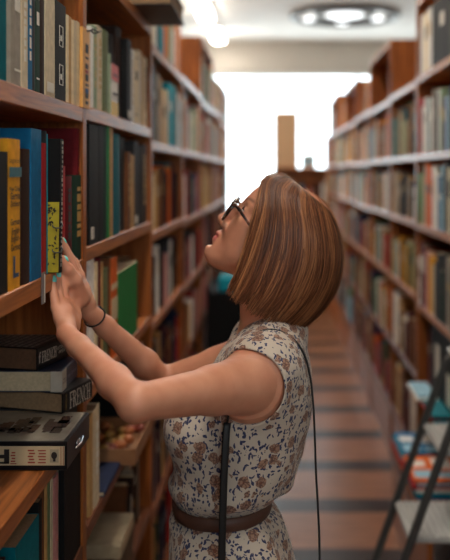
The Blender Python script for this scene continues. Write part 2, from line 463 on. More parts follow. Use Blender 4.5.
# the spotted black and yellow book she is pulling out (leans out a little), with ring binding
pb = thing('book', (-.3665, 1.3875, 1.3757), 'black and yellow patterned book the woman pulls out with her fingertips', 'book', G1)
t_ = .020; h_ = .232
V, F, pg = book_parts(.13, t_, h_, -1, False, True)
cu = mat('black_cloth', (20, 19, 20), .6, spec=.15)
meshobj('cover', V, F, cu, pb); pg.build('pages', paper, pb)
ylm = mat('yellow_print', (176, 158, 34), .5, .15)
MB().box((-.1295, -.0108, .001), (-.0012, -.0101, .122)).build('cover_panel', ylm, pb)
m = MB(); rr = random.Random(3)
for k in range(260):
    x_, z_ = rr.uniform(-.126, -.004), rr.uniform(.004, .118)
    M = Matrix.Translation((x_, -.0109, z_)) @ Matrix.Rotation(rr.uniform(0, PI), 4, 'Y')
    m.box((-.0007, -.0003, -.003), (.0007, .0001, .003), 0, M); m.box((-.0018, -.0003, -.0006), (.0018, .0001, .0006), 0, M)
m.build('cover_lettering', dark_ink, pb)
m = MB()
for k in range(27):
    z_ = .010+k*.0082
    m.box((.0003, -rr.uniform(.001, .004), z_), (.0011, rr.uniform(.002, .005), z_+rr.uniform(.003, .0066)))
m.build('title_lettering', mat('dull_white_ink', (150, 142, 130), .7), pb)
for z_ in (.040, .082):
    rg = MB(); rg.tube([Vector((-.0035+.0085*math.cos(a), -.0105+.004*math.sin(a), z_+.005*math.sin(a))) for a in [2*PI*k/14 for k in range(14)]], .0012, 6, closed=True)
    rg.build('binder_ring', steel, pb, smooth=True)
pb.rotation_euler = (math.radians(-2.6), 0, 0)
# label strips hanging under the shelf edge
o = MB().box((-.001, -.0105, -.052), (.0, .0105, 0)).box((-.0005, .004, -.05), (.0006, .0075, -.004), 1).build('shelf_card', [mat('grey_card', (120, 112, 110), .6), white_ink], None, (XL+.0018, 1.325, 1.384))
tag(o, 'narrow grey and white card hanging over the shelf edge by her fingertips', 'card')

# stacked dictionaries (lying) ------------------------------------------------
def lying(name, corner, yaw, L, D, t, mats, label, group, round_=False):
    """book lying flat: spine towards the aisle (+x), tail edge towards the camera. corner = near spine corner on the bottom"""
    r = thing(name, corner, label, 'book', group); r.rotation_euler.z = yaw
    c = .002
    m = MB()
    m.box((-D, 0, 0), (0, L, c), 0, bev=.0006); m.box((-D, 0, t-c), (0, L, t), 0, bev=.0006)
    m.box((-c, 0, c*.7), (.0008, L, t-c*.7), 0, bev=.0008)
    m.build('cover', mats[0], r)
    p = MB().box((-D+.003, .003, c), (-c, L-.003, t-c))
    p.build('pages', mats[1], r)
    return r
GS = 'dictionaries stacked lying flat'
blk = mat('black_gloss_cover', (22, 22, 25), .35, .1, spec=.3)
# hidden base book then the cased atlas in front of it
a0 = lying('book', (XL-.01, 1.513, 1.05), 0, .085, .19, .05, (cov('charcoal'), paper_old), 'dark book hidden under the dictionary stack, behind the slipcased one', GS)
bB = lying('book', (-.389, 1.484, 1.1012), -math.radians(16), .112, .16, .038, (blk, paper_old), 'black French dictionary with largest white lettering, lowest of the three', GS)
on_spine(serif_geo('FRENCH', .031, .44), (.0016, .064, .018), bB, 'title_lettering', white_ink)
on_spine(text_geo("DICTIONARY", .0072, .7), (.0016, .011, .019), bB, 'subtitle_lettering', gold_ink, True)
bC = lying('book', (-.392, 1.49, 1.1396), 0, .118, .16, .040, (mat('navy_gloss_cover', (34, 44, 70), .35, .1, coat=.2), paper), 'navy dictionary with a white spine corner, middle of the stack', GS)
MB().box((.0009, .0, .001), (.0016, .03, .039)).box((-.02, -.0012, .001), (.0012, -.0002, .039)).build('spine_label', mat('white_cover', (206, 198, 182), .4), bC)
on_spine(text_geo("Webster's\nNew World", .0062, .8), (.0021, .015, .019), bC, 'label_print', dark_ink)
on_spine(text_geo("French Dictionary", .010, .9), (.002, .073, .02), bC, 'title_lettering', mat('pale_ink', (150, 160, 178), .6))
bD = lying('book', (-.436, 1.483, 1.1806), -math.radians(13), .122, .15, .042, (blk, mat('brown_pages', (104, 72, 50), .85, .15, 200)), 'black French dictionary on top of the stack', GS)
on_spine(serif_geo('FRENCH', .021, .46), (.0016, .045, .022), bD, 'title_lettering', white_ink)
on_spine(text_geo("DICTIONARY\nENGLISH", .0085, .8), (.0016, .095, .022), bD, 'subtitle_lettering', white_ink)
on_spine(text_geo("f", .03, .8), (.0016, .008, .022), bD, 'emblem', white_ink)
m = MB(); rr = random.Random(8)
for k in range(9):
    x = -.012-k*.014; y_ = .008
    while y_ < .11:
        l = rr.uniform(.006, .018); m.box((x-.006, y_, .0421), (x, min(y_+l, .115), .0424)); y_ += l+.005
m.build('cover_lettering', mat('grey_ink', (150, 146, 140), .5), bD)

# slipcased atlas in front of the stack, jutting over the shelf edge
at = thing('slipcase', (-.343, 1.338, 1.0506), 'black and cream slipcased volume jutting over the shelf edge under the stack', 'book')
MB().box((-.30, 0, 0), (0, .165, .0485), bev=.0015).build('case', blk, at)
MB().box((-.27, -.0012, .009), (-.004, .0002, .041)).build('spine_panel', mat('cream_panel', (206, 184, 148), .45, .06), at)
top = MB().box((-.298, .002, .0487), (-.006, .162, .0495)); top.build('cover_picture', mat('grey_cover_picture', (150, 142, 128), .25, .1, coat=.8), at)
m = MB(); rr = random.Random(4)
for k in range(40):
    x = rr.uniform(-.125, -.012); y_ = .035+rr.uniform(0, .06); a = rr.uniform(.006, .022)
    m.box((x-a, y_, .0496), (x, y_+rr.uniform(.012, .045), .0498+.00005*(k % 4)), k % 3)
m.build('cover_lettering', [mat('slate_ink', (52, 44, 46), .25, coat=.8), mat('rust_ink', (96, 66, 56), .25, coat=.8), mat('plum_ink', (66, 50, 52), .25, coat=.8)], at)
m = MB()   # blocky H, red lines
for a, b in (((-.122, .012), (-.1135, .036)), ((-.1045, .012), (-.096, .036)), ((-.1135, .021), (-.1045, .027)), ((-.128, .012), (-.096, .015))): m.box((a[0], -.0018, a[1]), (b[0], -.0012, b[1]), 0)
for k in range(4): m.box((-.0935+.0015*(k % 2), -.0018, .015+k*.0048), (-.086, -.0012, .0172+k*.0048), 1)
m.box((-.094, -.0018, .0115), (-.084, -.0012, .0128), 1)
for k in range(5):
    m.box((-.065+.002*(k % 2), -.0018, .013+k*.005), (-.053-.0015*(k % 3), -.0012, .0152+k*.005), 1)
    m.box((-.048+.0015*(k % 2), -.0018, .013+k*.005), (-.035, -.0012, .0148+k*.005), 1)
for k in range(2): m.box((-.010+k*.004, -.0018, .009), (-.0092+k*.004, -.0012, .041), 1)
m.build('spine_lettering', [dark_ink, red_ink], at)
m = MB(); m.box((-.028, -.0018, .014), (-.0135, -.0012, .036), 1); m.ell((-.0208, -.0022, .026), (.005, .0005, .006), 0); m.box((-.0225, -.0026, .016), (-.0185, -.0018, .026), 0)
m.build('emblem', [dark_ink, mat('sand_ink', (172, 156, 130), .5)], at)
m = MB(); m.box((.0002, .06, .018), (.003, .085, .028), bev=.001); m.tube([(.003, .045, .022), (.006, .07, .022), (.003, .1, .024)], .0018, 6)
m.build('clasp', chrome, at, smooth=True)

# lower shelf (z .80): upright books
w = "on the shelf below the slipcase"
GL = 'books on the shelf under the stack'
def lowrow(items):
    for y0, y1, h, xb, col, look, op in items:
        place_book(-1, XL-xb, y0, y1, .80, h, op.get('d', .17), col, look+', '+w, GL, rb, 2, op.get('hard', True), op.get('deco', 'none'))
lowrow([(1.06, 1.12, .17, .005, 'brown', 'brown book at the frame edge', {}), (1.125, 1.165, .19, .006, 'dark brown', 'dark brown book before the teal one', {}),
        (1.17, 1.2, .165, .006, 'charcoal', 'charcoal book before the teal one', {}),
        (1.205, 1.326, .184, .006, 'teal', 'very thick teal box-like book', {'hard': False}), (1.33, 1.35, .2, .008, 'black', 'black book next to the teal one', {'hard': False}),
        (1.353, 1.366, .215, .008, 'brown', 'brown book with a plain spine', {}), (1.369, 1.386, .232, .008, 'tan', 'tan brown tall book with a worn spine', {}),
        (1.389, 1.402, .236, .008, 'olive', 'olive brown tall book', {}), (1.405, 1.418, .222, .008, 'beige', 'pale beige tall book', {'hard': False}),
        (1.421, 1.452, .205, .006, 'pink', 'faded pink-grey book', {'hard': True, 'deco': 'label'}),
        (1.456, 1.475, .235, .012, 'grey', 'grey board-like tall book', {}),
        (1.48, 1.606, .244, .004, 'black', 'very thick black box file against the upright', {'hard': False})])

# second case -------------------------------------------------------------------
wb = 'past her hands'
GB = 'books in the case past her hands'
row(1.687, [(90.5, 93.6, 27, 'white', 'thin white book first on the top shelf', {'hard': False, 'deco': 'none'}), (93.8, 97, 26, 'pale green', 'grey-green book near the ring hook', {'hard': False}),
            (97.2, 103, 27, 'beige', 'beige hardback on the top shelf', {'hard': True}), (103.4, 109, 31, 'olive', 'olive green book on the top shelf', {'hard': True, 'deco': 'none'}),
            (109.2, 111, 54, 'pale green', 'pale green slim book on the top shelf', {'hard': False, 'deco': 'none'})], wb, GB)
mc = row(1.687, [(111.2, 118, 66, 'white', 'red, white and yellow striped paperback on the top shelf', {'hard': False, 'deco': 'none'})], wb, GB)[0]
m = MB(); tt = Y(118)-Y(111.2)
m.box((.0002, -tt*.5, .085), (.001, tt*.5, .124), 0); m.box((.0002, -tt*.5, .0), (.001, tt*.5, .034), 1); m.box((.001, -tt*.3, .096), (.0016, tt*.3, .101), 2); m.box((.001, -tt*.3, .05), (.0016, tt*.3, .056), 2)
m.build('spine_lettering', [mat('vermilion_ink', (200, 52, 40), .5), mat('yellow_ink', (226, 186, 60), .5), dark_ink], mc)
row(1.687, [(118.3, 121.5, 35, 'charcoal', 'charcoal tall book on the top shelf', {'back': .02}), (121.6, 127.3, 28, 'dark brown', 'dark brown tallest book on the top shelf', {'back': .015}),
            (127.6, 131.5, 40, 'black', 'black book with white marks on the top shelf', {'deco': 'label'}), (131.7, 134.4, 50, 'white', 'white slim book on the top shelf', {'hard': False}),
            (134.6, 138, 53, 'cream', 'cream book on the top shelf', {'hard': False}), (138.2, 141.4, 51, 'beige', 'beige book near the end of the top shelf', {'hard': False}),
            (141.6, 144, 55, 'tan', 'tan slim book near the end of the top shelf', {'hard': False}), (144.2, 146.6, 58, 'cream', 'cream slim book last on the top shelf', {'hard': False})], wb, GB)
dl = row(1.395, [(89.5, 98.8, 125, 'black', 'wide near-black book with a white label', {'deco': 'none', 'hard': False})], wb+' on the second shelf', GB)[0]
MB().box((.0002, -.03, .012), (.0012, -.006, .037)).box((.0012, -.022, .014), (.0016, -.019, .035), 1).build('spine_label', [white_ink, dark_ink], dl)
row(1.395, [(99.1, 104, 125.5, 'black', 'black tall book beside the dark green one', {'hard': False, 'deco': 'none'}), (104.2, 107.6, 127, 'dark green', 'dark green tall hardback', {'hard': True, 'deco': 'none'}),
            (107.8, 110, 126, 'green', 'thin green tall book', {'hard': False, 'deco': 'none'}), (110.2, 113, 128, 'tan', 'thin tan tall book', {'hard': False, 'deco': 'none'}),
            (113.3, 120.5, 134, 'teal', 'deep teal tall hardback', {'hard': True, 'deco': 'none'}),
            (120.8, 124.5, 140, 'black', 'black book right of the teal hardback', {'deco': 'none', 'back': .02}), (124.6, 128, 138, 'charcoal', 'charcoal book after the teal hardback', {'back': .01}),
            (128.2, 131, 152, 'brown', 'brown slim book after the teal hardback', {}), (131.2, 134.2, 155, 'tan', 'short tan book among dark ones', {'hard': False}),
            (134.4, 138.3, 141, 'charcoal', 'charcoal tall book near the end', {'deco': 'label'}), (138.4, 142.3, 146, 'black', 'black book second from the end', {}), (142.4, 146.6, 144, 'dark brown', 'dark brown book at the end', {})],
    wb+' on the second shelf', GB)
# third shelf: white pair, dark, brown, striped, the big green one
row(1.10, [(90.5, 95, 259, 'white', 'white hardback first on the third shelf', {'hard': True, 'deco': 'label'}), (95.2, 98, 262, 'cream', 'slim cream book on the third shelf', {'hard': False, 'deco': 'none'}),
           (98.2, 101.5, 258, 'dark red', 'dark red slim book on the third shelf', {'deco': 'none'}), (101.7, 103.3, 262, 'tan', 'thin tan book on the third shelf', {'hard': False, 'deco': 'none'}),
           (103.5, 108.5, 268, 'olive', 'olive brown book on the third shelf', {'deco': 'none'}), (108.7, 111, 258, 'brown', 'brown slim book on the third shelf', {'deco': 'none'})], wb, GB)
og = row(1.10, [(111.2, 117.4, 257, 'orange', 'orange and cream banded book beside the big green one', {'deco': 'none', 'hard': False})], wb, GB)[0]
tt = Y(117.4)-Y(111.2); MB().box((.0002, -tt*.49, .09), (.001, tt*.49, .145), 0).box((.0002, -tt*.49, .165), (.001, tt*.49, .18), 0).build('spine_band', mat('cream_band', (214, 190, 150), .5), og)
gb = row(1.10, [(117.8, 137.3, 267, 'green', 'broad plain green book on the third shelf', {'deco': 'none', 'd': .2, 'hard': False})], wb, GB)[0]
row(1.10, [(137.6, 142, 262, 'dark brown', 'dark brown book after the big green one', {'deco': 'none', 'back': .05}), (142.2, 146.8, 258, 'brown', 'brown book last on the third shelf', {'deco': 'none', 'back': .05})], wb, GB)
# fourth shelf: tall tan pair, open fruit-coloured tray, dark folder
place_book(-1, XL-.004, 1.69, 1.722, .82, .212, .16, 'tan', 'tan tall hardback, near end of the fourth shelf, '+wb, GB, rb, 2, True, 'none')
place_book(-1, XL-.004, 1.724, 1.79, .82, .214, .16, 'beige', 'pale tan tall hardback with a dark slot on its spine', GB, rb, 2, True, 'title')
fo = lying('book', (XL+.004, 1.795, .8204), 0, .185, .17, .012, (cov('navy'), paper), 'dark navy book lying flat under the fruit-coloured tray shelf', GB)
tr = thing('storage_tray', (XL+.04, 1.99, .8204), 'shallow cardboard tray of orange and yellow pieces past her elbow', 'tray')
m = MB(); cbm = mat('cardboard', (150, 104, 68), .7)
m.box((-.2, 0, 0), (0, .26, .004)); m.box((-.004, 0, .004), (0, .26, .04)); m.box((-.2, 0, .004), (-.196, .26, .04)); m.box((-.196, 0, .004), (-.004, .004, .04)); m.box((-.196, .256, .004), (-.004, .26, .04))
m.build('tray', cbm, tr)
m = MB(); rr = random.Random(6)
for k in range(30): m.ell((rr.uniform(-.18, -.02), rr.uniform(.02, .24), .014+rr.uniform(0, .014)), (.016, .016, .012), k % 3, nu=8, nv=5)
tag(m.build('packets', [mat('orange_wrap', (170, 96, 48), .5), mat('yellow_wrap', (176, 134, 66), .5), mat('red_wrap', (132, 56, 42), .5)], tr, smooth=True), kind='stuff')
rb2 = random.Random(9)
fill_row(-1, XL-.01, 2.28, 2.5, .82, .25, ['dark brown', 'brown', 'black', 'maroon', 'tan'], 'fourth shelf past the cardboard tray', GB, rb2, 1)
# box on the bottom shelf of the second case
bx_ = thing('storage_box', (XL+.005, 1.97, .5004), 'beige cardboard box on the low shelf under her forearms', 'box')
MB().box((-.2, 0, 0), (0, .19, .095), bev=.002).build('box_body', mat('dark_cardboard', (96, 74, 54), .8), bx_)
MB().box((-.203, -.003, .0955), (.003, .193, .13), bev=.003).build('lid', mat('beige_card', (176, 158, 128), .6), bx_)
fill_row(-1, XL-.01, 2.2, 2.5, .50, .28, ['dark brown', 'brown', 'black', 'maroon', 'grey'], 'low shelf beyond the beige box', GB, rb2, 1)
# dark folio lying on top of the second case, overhanging
fo = thing('album', (-.275, 2.20, 2.0104), 'large dark album lying on top of the case, overhanging the aisle', 'book')
MB().box((-.33, 0, 0), (0, .32, .004), bev=.001).box((-.33, 0, .05), (0, .32, .054), bev=.001).box((-.33, .0, .004), (-.325, .32, .05)).build('cover', mat('dark_brown_leather', (52, 42, 38), .5, .1), fo)
MB().box((-.324, .006, .004), (-.006, .314, .05)).build('pages', paper_old, fo)

# third case rows as single books
pal_dim = ['black', 'dark brown', 'brown', 'maroon', 'charcoal', 'dark green', 'navy', 'tan', 'grey', 'red']
pal_bright = ['white', 'cream', 'teal', 'orange', 'pale blue', 'pale green', 'beige', 'white', 'tan', 'turquoise', 'red']
pal_mix = pal_dim+pal_bright+['yellow', 'blue', 'green', 'purple', 'pink']
rc = random.Random(21)
G2 = 'books in the case before her face'
y2, e2 = LB[2]+.02, LB[3]-.02
fill_row(-1, XL-.004, y2-.0, e2, 1.9604, .25, ['white', 'teal', 'cream', 'turquoise', 'orange', 'tan', 'pale green', 'red'], 'top of the case before her face', G2, rc, 1, hmin=.2) if False else None
k = 0
def one(ya, yb, z, h, col, where, xb=.004):
    global k
    k += 1
    place_book(-1, XL-xb, ya, yb, z, h, .16, col, f"{words_for(yb-ya, h)}{col} book, {ORD[k-1]} along the {where}", G2, rc, 1)
for it in [(2.55, 2.61, .2, 'cream'), (2.612, 2.68, .21, 'white'), (2.69, 2.76, .17, 'teal'), (2.762, 2.84, .17, 'turquoise'),
           (2.845, 2.93, .225, 'orange'), (2.932, 3.0, .225, 'tan'), (3.005, 3.08, .25, 'pale green'), (3.082, 3.16, .26, 'white'), (3.162, 3.23, .25, 'orange'), (3.232, 3.30, .25, 'cream'), (3.302, 3.38, .26, 'orange')]:
    if it[0] < 2.5: continue
    one(it[0], it[1], 1.95 if False else 1.9605, it[2], it[3], 'top of the case before her face')
MB().box((XL-.001+0, LB[2]+.0155, 1.93), (XL-.24, LB[3]-.0155, 1.96)).build('tmp', wood_y) if False else None
k = 0
for it in [(2.55, 2.60, .24, 'black'), (2.602, 2.64, .25, 'charcoal'), (2.66, 2.75, .23, 'grey'), (2.755, 2.80, .22, 'tan'), (2.802, 2.85, .17, 'beige'), (2.852, 2.90, .165, 'tan'),
           (2.91, 2.97, .2, 'cream'), (2.975, 3.075, .235, 'turquoise'), (3.077, 3.165, .235, 'turquoise'), (3.167, 3.25, .235, 'teal'), (3.252, 3.33, .22, 'white'), (3.332, 3.39, .2, 'pale blue')]:
    one(it[0], it[1], 1.6503, it[2], it[3], 'second shelf before her face')
fill_row(-1, XL-.004, y2, e2, 1.3553, .26, ['teal', 'brown', 'tan', 'brown', 'dark brown', 'orange', 'maroon', 'cream'], 'third shelf before her face', G2, rc, 1)
fill_row(-1, XL-.01, y2, e2, 1.0653, .25, ['charcoal', 'black', 'navy', 'pink', 'maroon', 'white', 'dark brown'], '', '', rc, 0)
for z_, rm in ((.76, .27), (.45, .27)): fill_row(-1, XL-.01, y2, e2, z_+.0003, rm, pal_dim, '', G2, rc, 0)
# first case, rows that barely show, belong to the far mass
for z_, rm in ((.45, .3), (.12, .3)):
    fill_row(-1, XL-.01, LB[0]+.02, LB[1]-.02, z_+.0003, rm, pal_dim, '', '', rc, 0)
fill_row(-1, XL-.01, LB[1]+.02, LB[2]-.02, .1203, .3, pal_dim, '', '', rc, 0)
fill_row(-1, XL-.01, LB[2]+.02, LB[3]-.02, .1203, .3, pal_dim, '', '', rc, 0)
for i in range(3, 7):
    zs = lshelves[i]
    for j, z_ in enumerate(zs):
        rm = (ltop[i]-.03-z_ if j == 0 else zs[j-1]-.03-z_)
        if rm < .16: continue
        pal = pal_bright+['white', 'cream', 'pale blue'] if z_ > 1.5 else (pal_mix if z_ > 1.2 else pal_dim+['white', 'pink'])
        fill_row(-1, XL-.004, LB[i]+.02, LB[i+1]-.02, z_+.0003, rm, pal, '', '', rc, 0, hmin=min(.17, rm-.05))
    if ltop[i] < 2.05 and i != 3: fill_row(-1, XL-.004, LB[i]+.02, LB[i+1]-.02, ltop[i]+.0003, .28, pal_bright+['white', 'pink', 'red'], '', '', rc, 0, hmin=.2)

# ------------------------------------------------------------------ right side books
G3 = 'books in the case behind the stepladder'
wr = 'case behind the stepladder'
rr_ = random.Random(33)
ya, yb3 = RB[0]+.02, RB[1]-.02
def rbook(y0, y1, z, h, col, where, i, xb=.004, d=.17):
    place_book(1, XR+xb, y0, y1, z+.0003, h, d, col, f"{words_for(y1-y0, h)}{col} book, {ORD[i]} from the far end of the {where}", G3, rr_, 1)
def rrow(z, where, cols, hs, ts, y=None):
    y = y or yb3
    for i, c in enumerate(cols):
        t = ts[i % len(ts)]
        if y-t < ya: break
        rbook(y-t, y, z, hs[i % len(hs)], c, where, i); y -= t+.0008
rrow(1.97, 'top shelf', ['brown', 'white', 'cream', 'white', 'black', 'black', 'black'], [.2, .25, .245, .25, .25, .25, .25], [.06, .08, .075, .08, .14, .12, .12])
rrow(1.63, 'red-spine row', ['red', 'brown', 'white', 'white', 'teal', 'white', 'grey', 'charcoal', 'white', 'pale green', 'purple', 'pale blue', 'navy', 'red', 'maroon', 'pale blue', 'navy', 'white', 'teal', 'maroon', 'orange', 'white', 'navy', 'red'],
     [.24, .2, .2, .23, .225, .22, .25, .23, .24], [.075, .03, .045, .06, .045, .05, .04])
rrow(1.325, 'green-spine row', ['green', 'tan', 'pale green', 'orange', 'orange', 'white', 'white', 'blue', 'pale blue', 'charcoal', 'beige', 'navy', 'maroon', 'maroon', 'purple', 'white', 'brown', 'navy', 'red', 'dark green', 'cream', 'tan'],
     [.22, .21, .25, .26, .24, .25], [.075, .05, .045, .065, .06, .05])
rrow(.975, 'yellow-spine row', ['white', 'maroon', 'dark red', 'pink', 'yellow', 'beige', 'charcoal', 'charcoal', 'dark green', 'charcoal', 'grey', 'maroon', 'black', 'navy', 'brown', 'white', 'tan', 'dark green', 'purple'],
     [.2, .27, .26, .24, .23, .2, .22, .26], [.05, .065, .045, .06, .075, .05])
# binders and magazines low down
y = yb3
for i, (t, c, h) in enumerate([(.03, 'purple', .25), (.028, 'pink', .24), (.03, 'purple', .25), (.03, 'maroon', .24), (.028, 'red', .23)]):
    place_book(1, XR+.05, y-t, y, .6203, h, .16, c, f"{c} book, {ORD[i]} from the far end, beside the black binder behind the stepladder", G3, rr_, 1); y -= t+.001
bi = thing('ring_binder', (XR+.03, y-.45, .6203), 'wide black box binder with white labels behind the stepladder', 'binder')
MB().box((0, 0, 0), (.19, .449, .29), bev=.003).build('box_body', cov('black'), bi)
MB().box((-.001, .27, .09), (.0, .35, .23)).build('label_card', white_ink, bi)
MB().box((-.001, .06, .04), (.0, .14, .16)).build('label_card', white_ink, bi)
for i, (c, t, x0, dd, yy, L, z_) in enumerate([('navy', .012, -.05, .075, 3.22, .24, .6203), ('white', .01, -.06, .085, 3.20, .24, .6326), ('pale blue', .008, -.055, .08, 3.21, .22, .6429),
                                           ('turquoise', .012, -.045, .07, 2.94, .22, .6203), ('red', .01, -.055, .08, 2.95, .2, .6326), ('teal', .01, -.05, .075, 2.94, .21, .6429)]):
    o = MB().box((0, 0, 0), (dd, L, t), bev=.001).build('magazine', cov(c), None, (XR+x0, yy, z_))
    tag(o, f"{c} magazine lying at the front of the binder shelf, {'by the labels' if i < 3 else 'nearer the stepladder'}", 'magazine', 'magazines behind the stepladder')
mg = [('orange', .0), ('pale blue', .02), ('red', -.01), ('white', .015), ('turquoise', .0), ('blue', .01)]
for q, (yy, nm) in enumerate(((3.27, 'far'), (2.98, 'near'))):
    for i, (c, dx) in enumerate(mg if q == 0 else mg[::-1]):
        m = MB().box((0, 0, 0), (.2, .26, .011), bev=.001)
        m.box((.01, .02, .0111), (.08, .10, .0115), 1); m.box((.1, .12, .0111), (.17, .23, .0115), 2); m.box((.01, .14, .0111), (.07, .20, .0115), 2); m.box((.1, .02, .0111), (.18, .08, .0115), 1)
        o = m.build('magazine', [cov(c), cov(mg[(i+2) % 6][0]), cov(mg[(i+4) % 6][0])], None, (XR-.11+dx*.6, yy, .3303+i*.0122))
        o.rotation_euler.z = 0
        tag(o, f"{c} magazine, {ORD[i]} up in the {nm} pile low behind the stepladder", 'magazine', 'magazines on the lowest shelf')
# shelf extension under the piles (deep lowest shelf)
cx, cy = cases_r[0].location.x, cases_r[0].location.y
MB().box((XR-.12-cx, RB[0]-cy, .30), (XR-.0005-cx, RB[1]-cy, .33), bev=.002).build('base_ledge', wood_d, cases_r[0])
MB().box((XR-.11-cx, RB[0]+.01-cy, 0), (XR-.09-cx, RB[1]-.01-cy, .30), bev=.002).build('plinth', wood_z, cases_r[0])

G4 = 'books in the second case from the stepladder'
ra = random.Random(44)
ya4, yb4 = RB[1]+.02, RB[2]-.02
fill_row(1, XR+.004, ya4+.05, yb4, 1.6303, .28, ['pale green', 'olive', 'teal', 'pale green', 'beige', 'brown', 'dark brown'], 'second shelf of the topless case', G4, ra, 1)
fill_row(1, XR+.004, ya4, yb4, 1.3303, .26, ['tan', 'black', 'charcoal', 'grey', 'tan', 'white', 'beige'], 'third shelf of the topless case', G4, ra, 1)
fill_row(1, XR+.004, ya4, yb4, 1.0003, .28, ['yellow', 'black', 'dark green', 'pale blue', 'cream', 'pale green', 'charcoal'], 'fourth shelf of the topless case', G4, ra, 1)
for z_, rm in ((.65, .3), (.30, .3)): fill_row(1, XR+.004, ya4, yb4, z_+.0003, rm, ['brown', 'tan', 'white', 'maroon', 'dark brown', 'beige'], '', '', ra, 0)
for i in range(2, 8):
    zs = rshelves[i]
    for j, z_ in enumerate(zs):
        rm = (rtop[i]-.03-z_ if j == 0 else zs[j-1]-.03-z_)
        if i == 2 and j == 0: continue
        if i == 4 and j == 0: continue
        pal = pal_bright+['orange', 'yellow', 'black', 'charcoal'] if z_ > 1.2 else pal_mix
        fill_row(1, XR+.004, RB[i]+.02, RB[i+1]-.02, z_+.0003, rm, pal, '', '', ra, 0, gapp=.12, hmin=min(.17, rm-.05))
    if i in (3, 5): fill_row(1, XR+.02, RB[i]+.05, RB[i+1]-.3, rtop[i]+.0003, .27, ['orange', 'tan', 'white', 'cream', 'brown'], '', '', ra, 0, hmin=.18)

# ------------------------------------------------------------------ room
def struct(name, a, b, m, bev=0):
    o = MB().box(a, b, bev=bev).build(name, m); o['kind'] = 'structure'; return o
X0, X1, Y0, Y1, ZC = -2.6, 3.2, -1.6, 11.2, 3.39
wallm = mat('painted_wall', (196, 190, 180), .9, .04, 3)
ceilm = mat('ceiling_paint', (222, 216, 208), .9, .04, 3)
# floor: brown boards with a darker band across every half metre
fm = bpy.data.materials.new('floor_boards'); fm.use_nodes = True
nt = fm.node_tree; n = nt.nodes; l = nt.links; b = n['Principled BSDF']
tc = n.new('ShaderNodeTexCoord'); sp = n.new('ShaderNodeSeparateXYZ'); l.new(tc.outputs['Object'], sp.inputs['Vector'])
ad = n.new('ShaderNodeMath'); ad.operation = 'ADD'; ad.inputs[1].default_value = -.055+10; l.new(sp.outputs['Y'], ad.inputs[0])
mo = n.new('ShaderNodeMath'); mo.operation = 'MODULO'; mo.inputs[1].default_value = .503; l.new(ad.outputs[0], mo.inputs[0])
r1 = n.new('ShaderNodeValToRGB'); r1.color_ramp.interpolation = 'LINEAR'
e = r1.color_ramp.elements; e[0].position = 0; e[0].color = (0, 0, 0, 1); e[1].position = .02; e[1].color = (1, 1, 1, 1)
e2_ = e.new(.150); e2_.color = (1, 1, 1, 1); e3 = e.new(.165); e3.color = (0, 0, 0, 1)
l.new(mo.outputs[0], r1.inputs['Fac'])
mp = n.new('ShaderNodeMapping'); mp.inputs['Scale'].default_value = (3, 28, 3); l.new(tc.outputs['Object'], mp.inputs['Vector'])
no = n.new('ShaderNodeTexNoise'); no.inputs['Scale'].default_value = 1.5; no.inputs['Detail'].default_value = 6; l.new(mp.outputs['Vector'], no.inputs['Vector'])
ra1 = n.new('ShaderNodeValToRGB'); ra1.color_ramp.elements[0].position = .3; ra1.color_ramp.elements[1].position = .7
ra1.color_ramp.elements[0].color = (*lin((116, 74, 52)), 1); ra1.color_ramp.elements[1].color = (*lin((150, 102, 74)), 1)
l.new(no.outputs['Fac'], ra1.inputs['Fac'])
mx = n.new('ShaderNodeMix'); mx.data_type = 'RGBA'; l.new(r1.outputs['Color'], mx.inputs['Factor']); l.new(ra1.outputs['Color'], mx.inputs['A'])
mx.inputs['B'].default_value = (*lin((40, 22, 18)), 1); l.new(mx.outputs['Result'], b.inputs['Base Color'])
b.inputs['Roughness'].default_value = .30; b.inputs['Specular IOR Level'].default_value = .25
struct('floor', (X0, Y0, -.05), (X1, Y1, 0), fm)
struct('ceiling', (X0, Y0, ZC), (X1, Y1+.15, ZC+.05), ceilm)
struct('wall_left', (X0-.1, Y0, 0), (X0, Y1, ZC), wallm)
struct('wall_right', (X1, Y0, 0), (X1+.1, Y1, ZC), wallm)
m = MB(); fx0, fx1, fz0, fz1 = .0, 1.4, 1.55, 2.6
m.box((X0-.1, Y0-.1, 0), (X1+.1, Y0, fz0)); m.box((X0-.1, Y0-.1, fz1), (X1+.1, Y0, ZC)); m.box((X0-.1, Y0-.1, fz0), (fx0, Y0, fz1)); m.box((fx1, Y0-.1, fz0), (X1+.1, Y0, fz1))
o = m.build('wall_front', wallm); o['kind'] = 'structure'
wz0, wz1, wx0, wx1 = .95, 2.95, -1.6, 2.6
m = MB(); m.box((X0, Y1, 0), (X1, Y1+.15, wz0)); m.box((X0, Y1, wz1), (X1, Y1+.15, ZC)); m.box((X0, Y1, wz0), (wx0, Y1+.15, wz1)); m.box((wx1, Y1, wz0), (X1, Y1+.15, wz1))
o = m.build('wall_back', wallm); o['kind'] = 'structure'
wf = mat('window_frame_white', (226, 226, 222), .5, .03)
m = MB(); t = .05
for a, b_ in (((wx0, wz0), (wx1, wz0+t)), ((wx0, wz1-t), (wx1, wz1)), ((wx0, wz0+t), (wx0+t, wz1-t)), ((wx1-t, wz0+t), (wx1, wz1-t)),
              ((-.22, wz0+t), (-.18, wz1-t)), ((1.18, wz0+t), (1.22, wz1-t))):
    m.box((a[0], Y1+.05, a[1]), (b_[0], Y1+.1, b_[1]))
wo = m.build('window_1', wf); wo['kind'] = 'structure'
gm = bpy.data.materials.new('window_glass'); gm.use_nodes = True
nn = gm.node_tree.nodes; ll = gm.node_tree.links; nn.clear()
out = nn.new('ShaderNodeOutputMaterial'); mxs = nn.new('ShaderNodeMixShader'); tr_ = nn.new('ShaderNodeBsdfTransparent'); gl = nn.new('ShaderNodeBsdfGlossy')
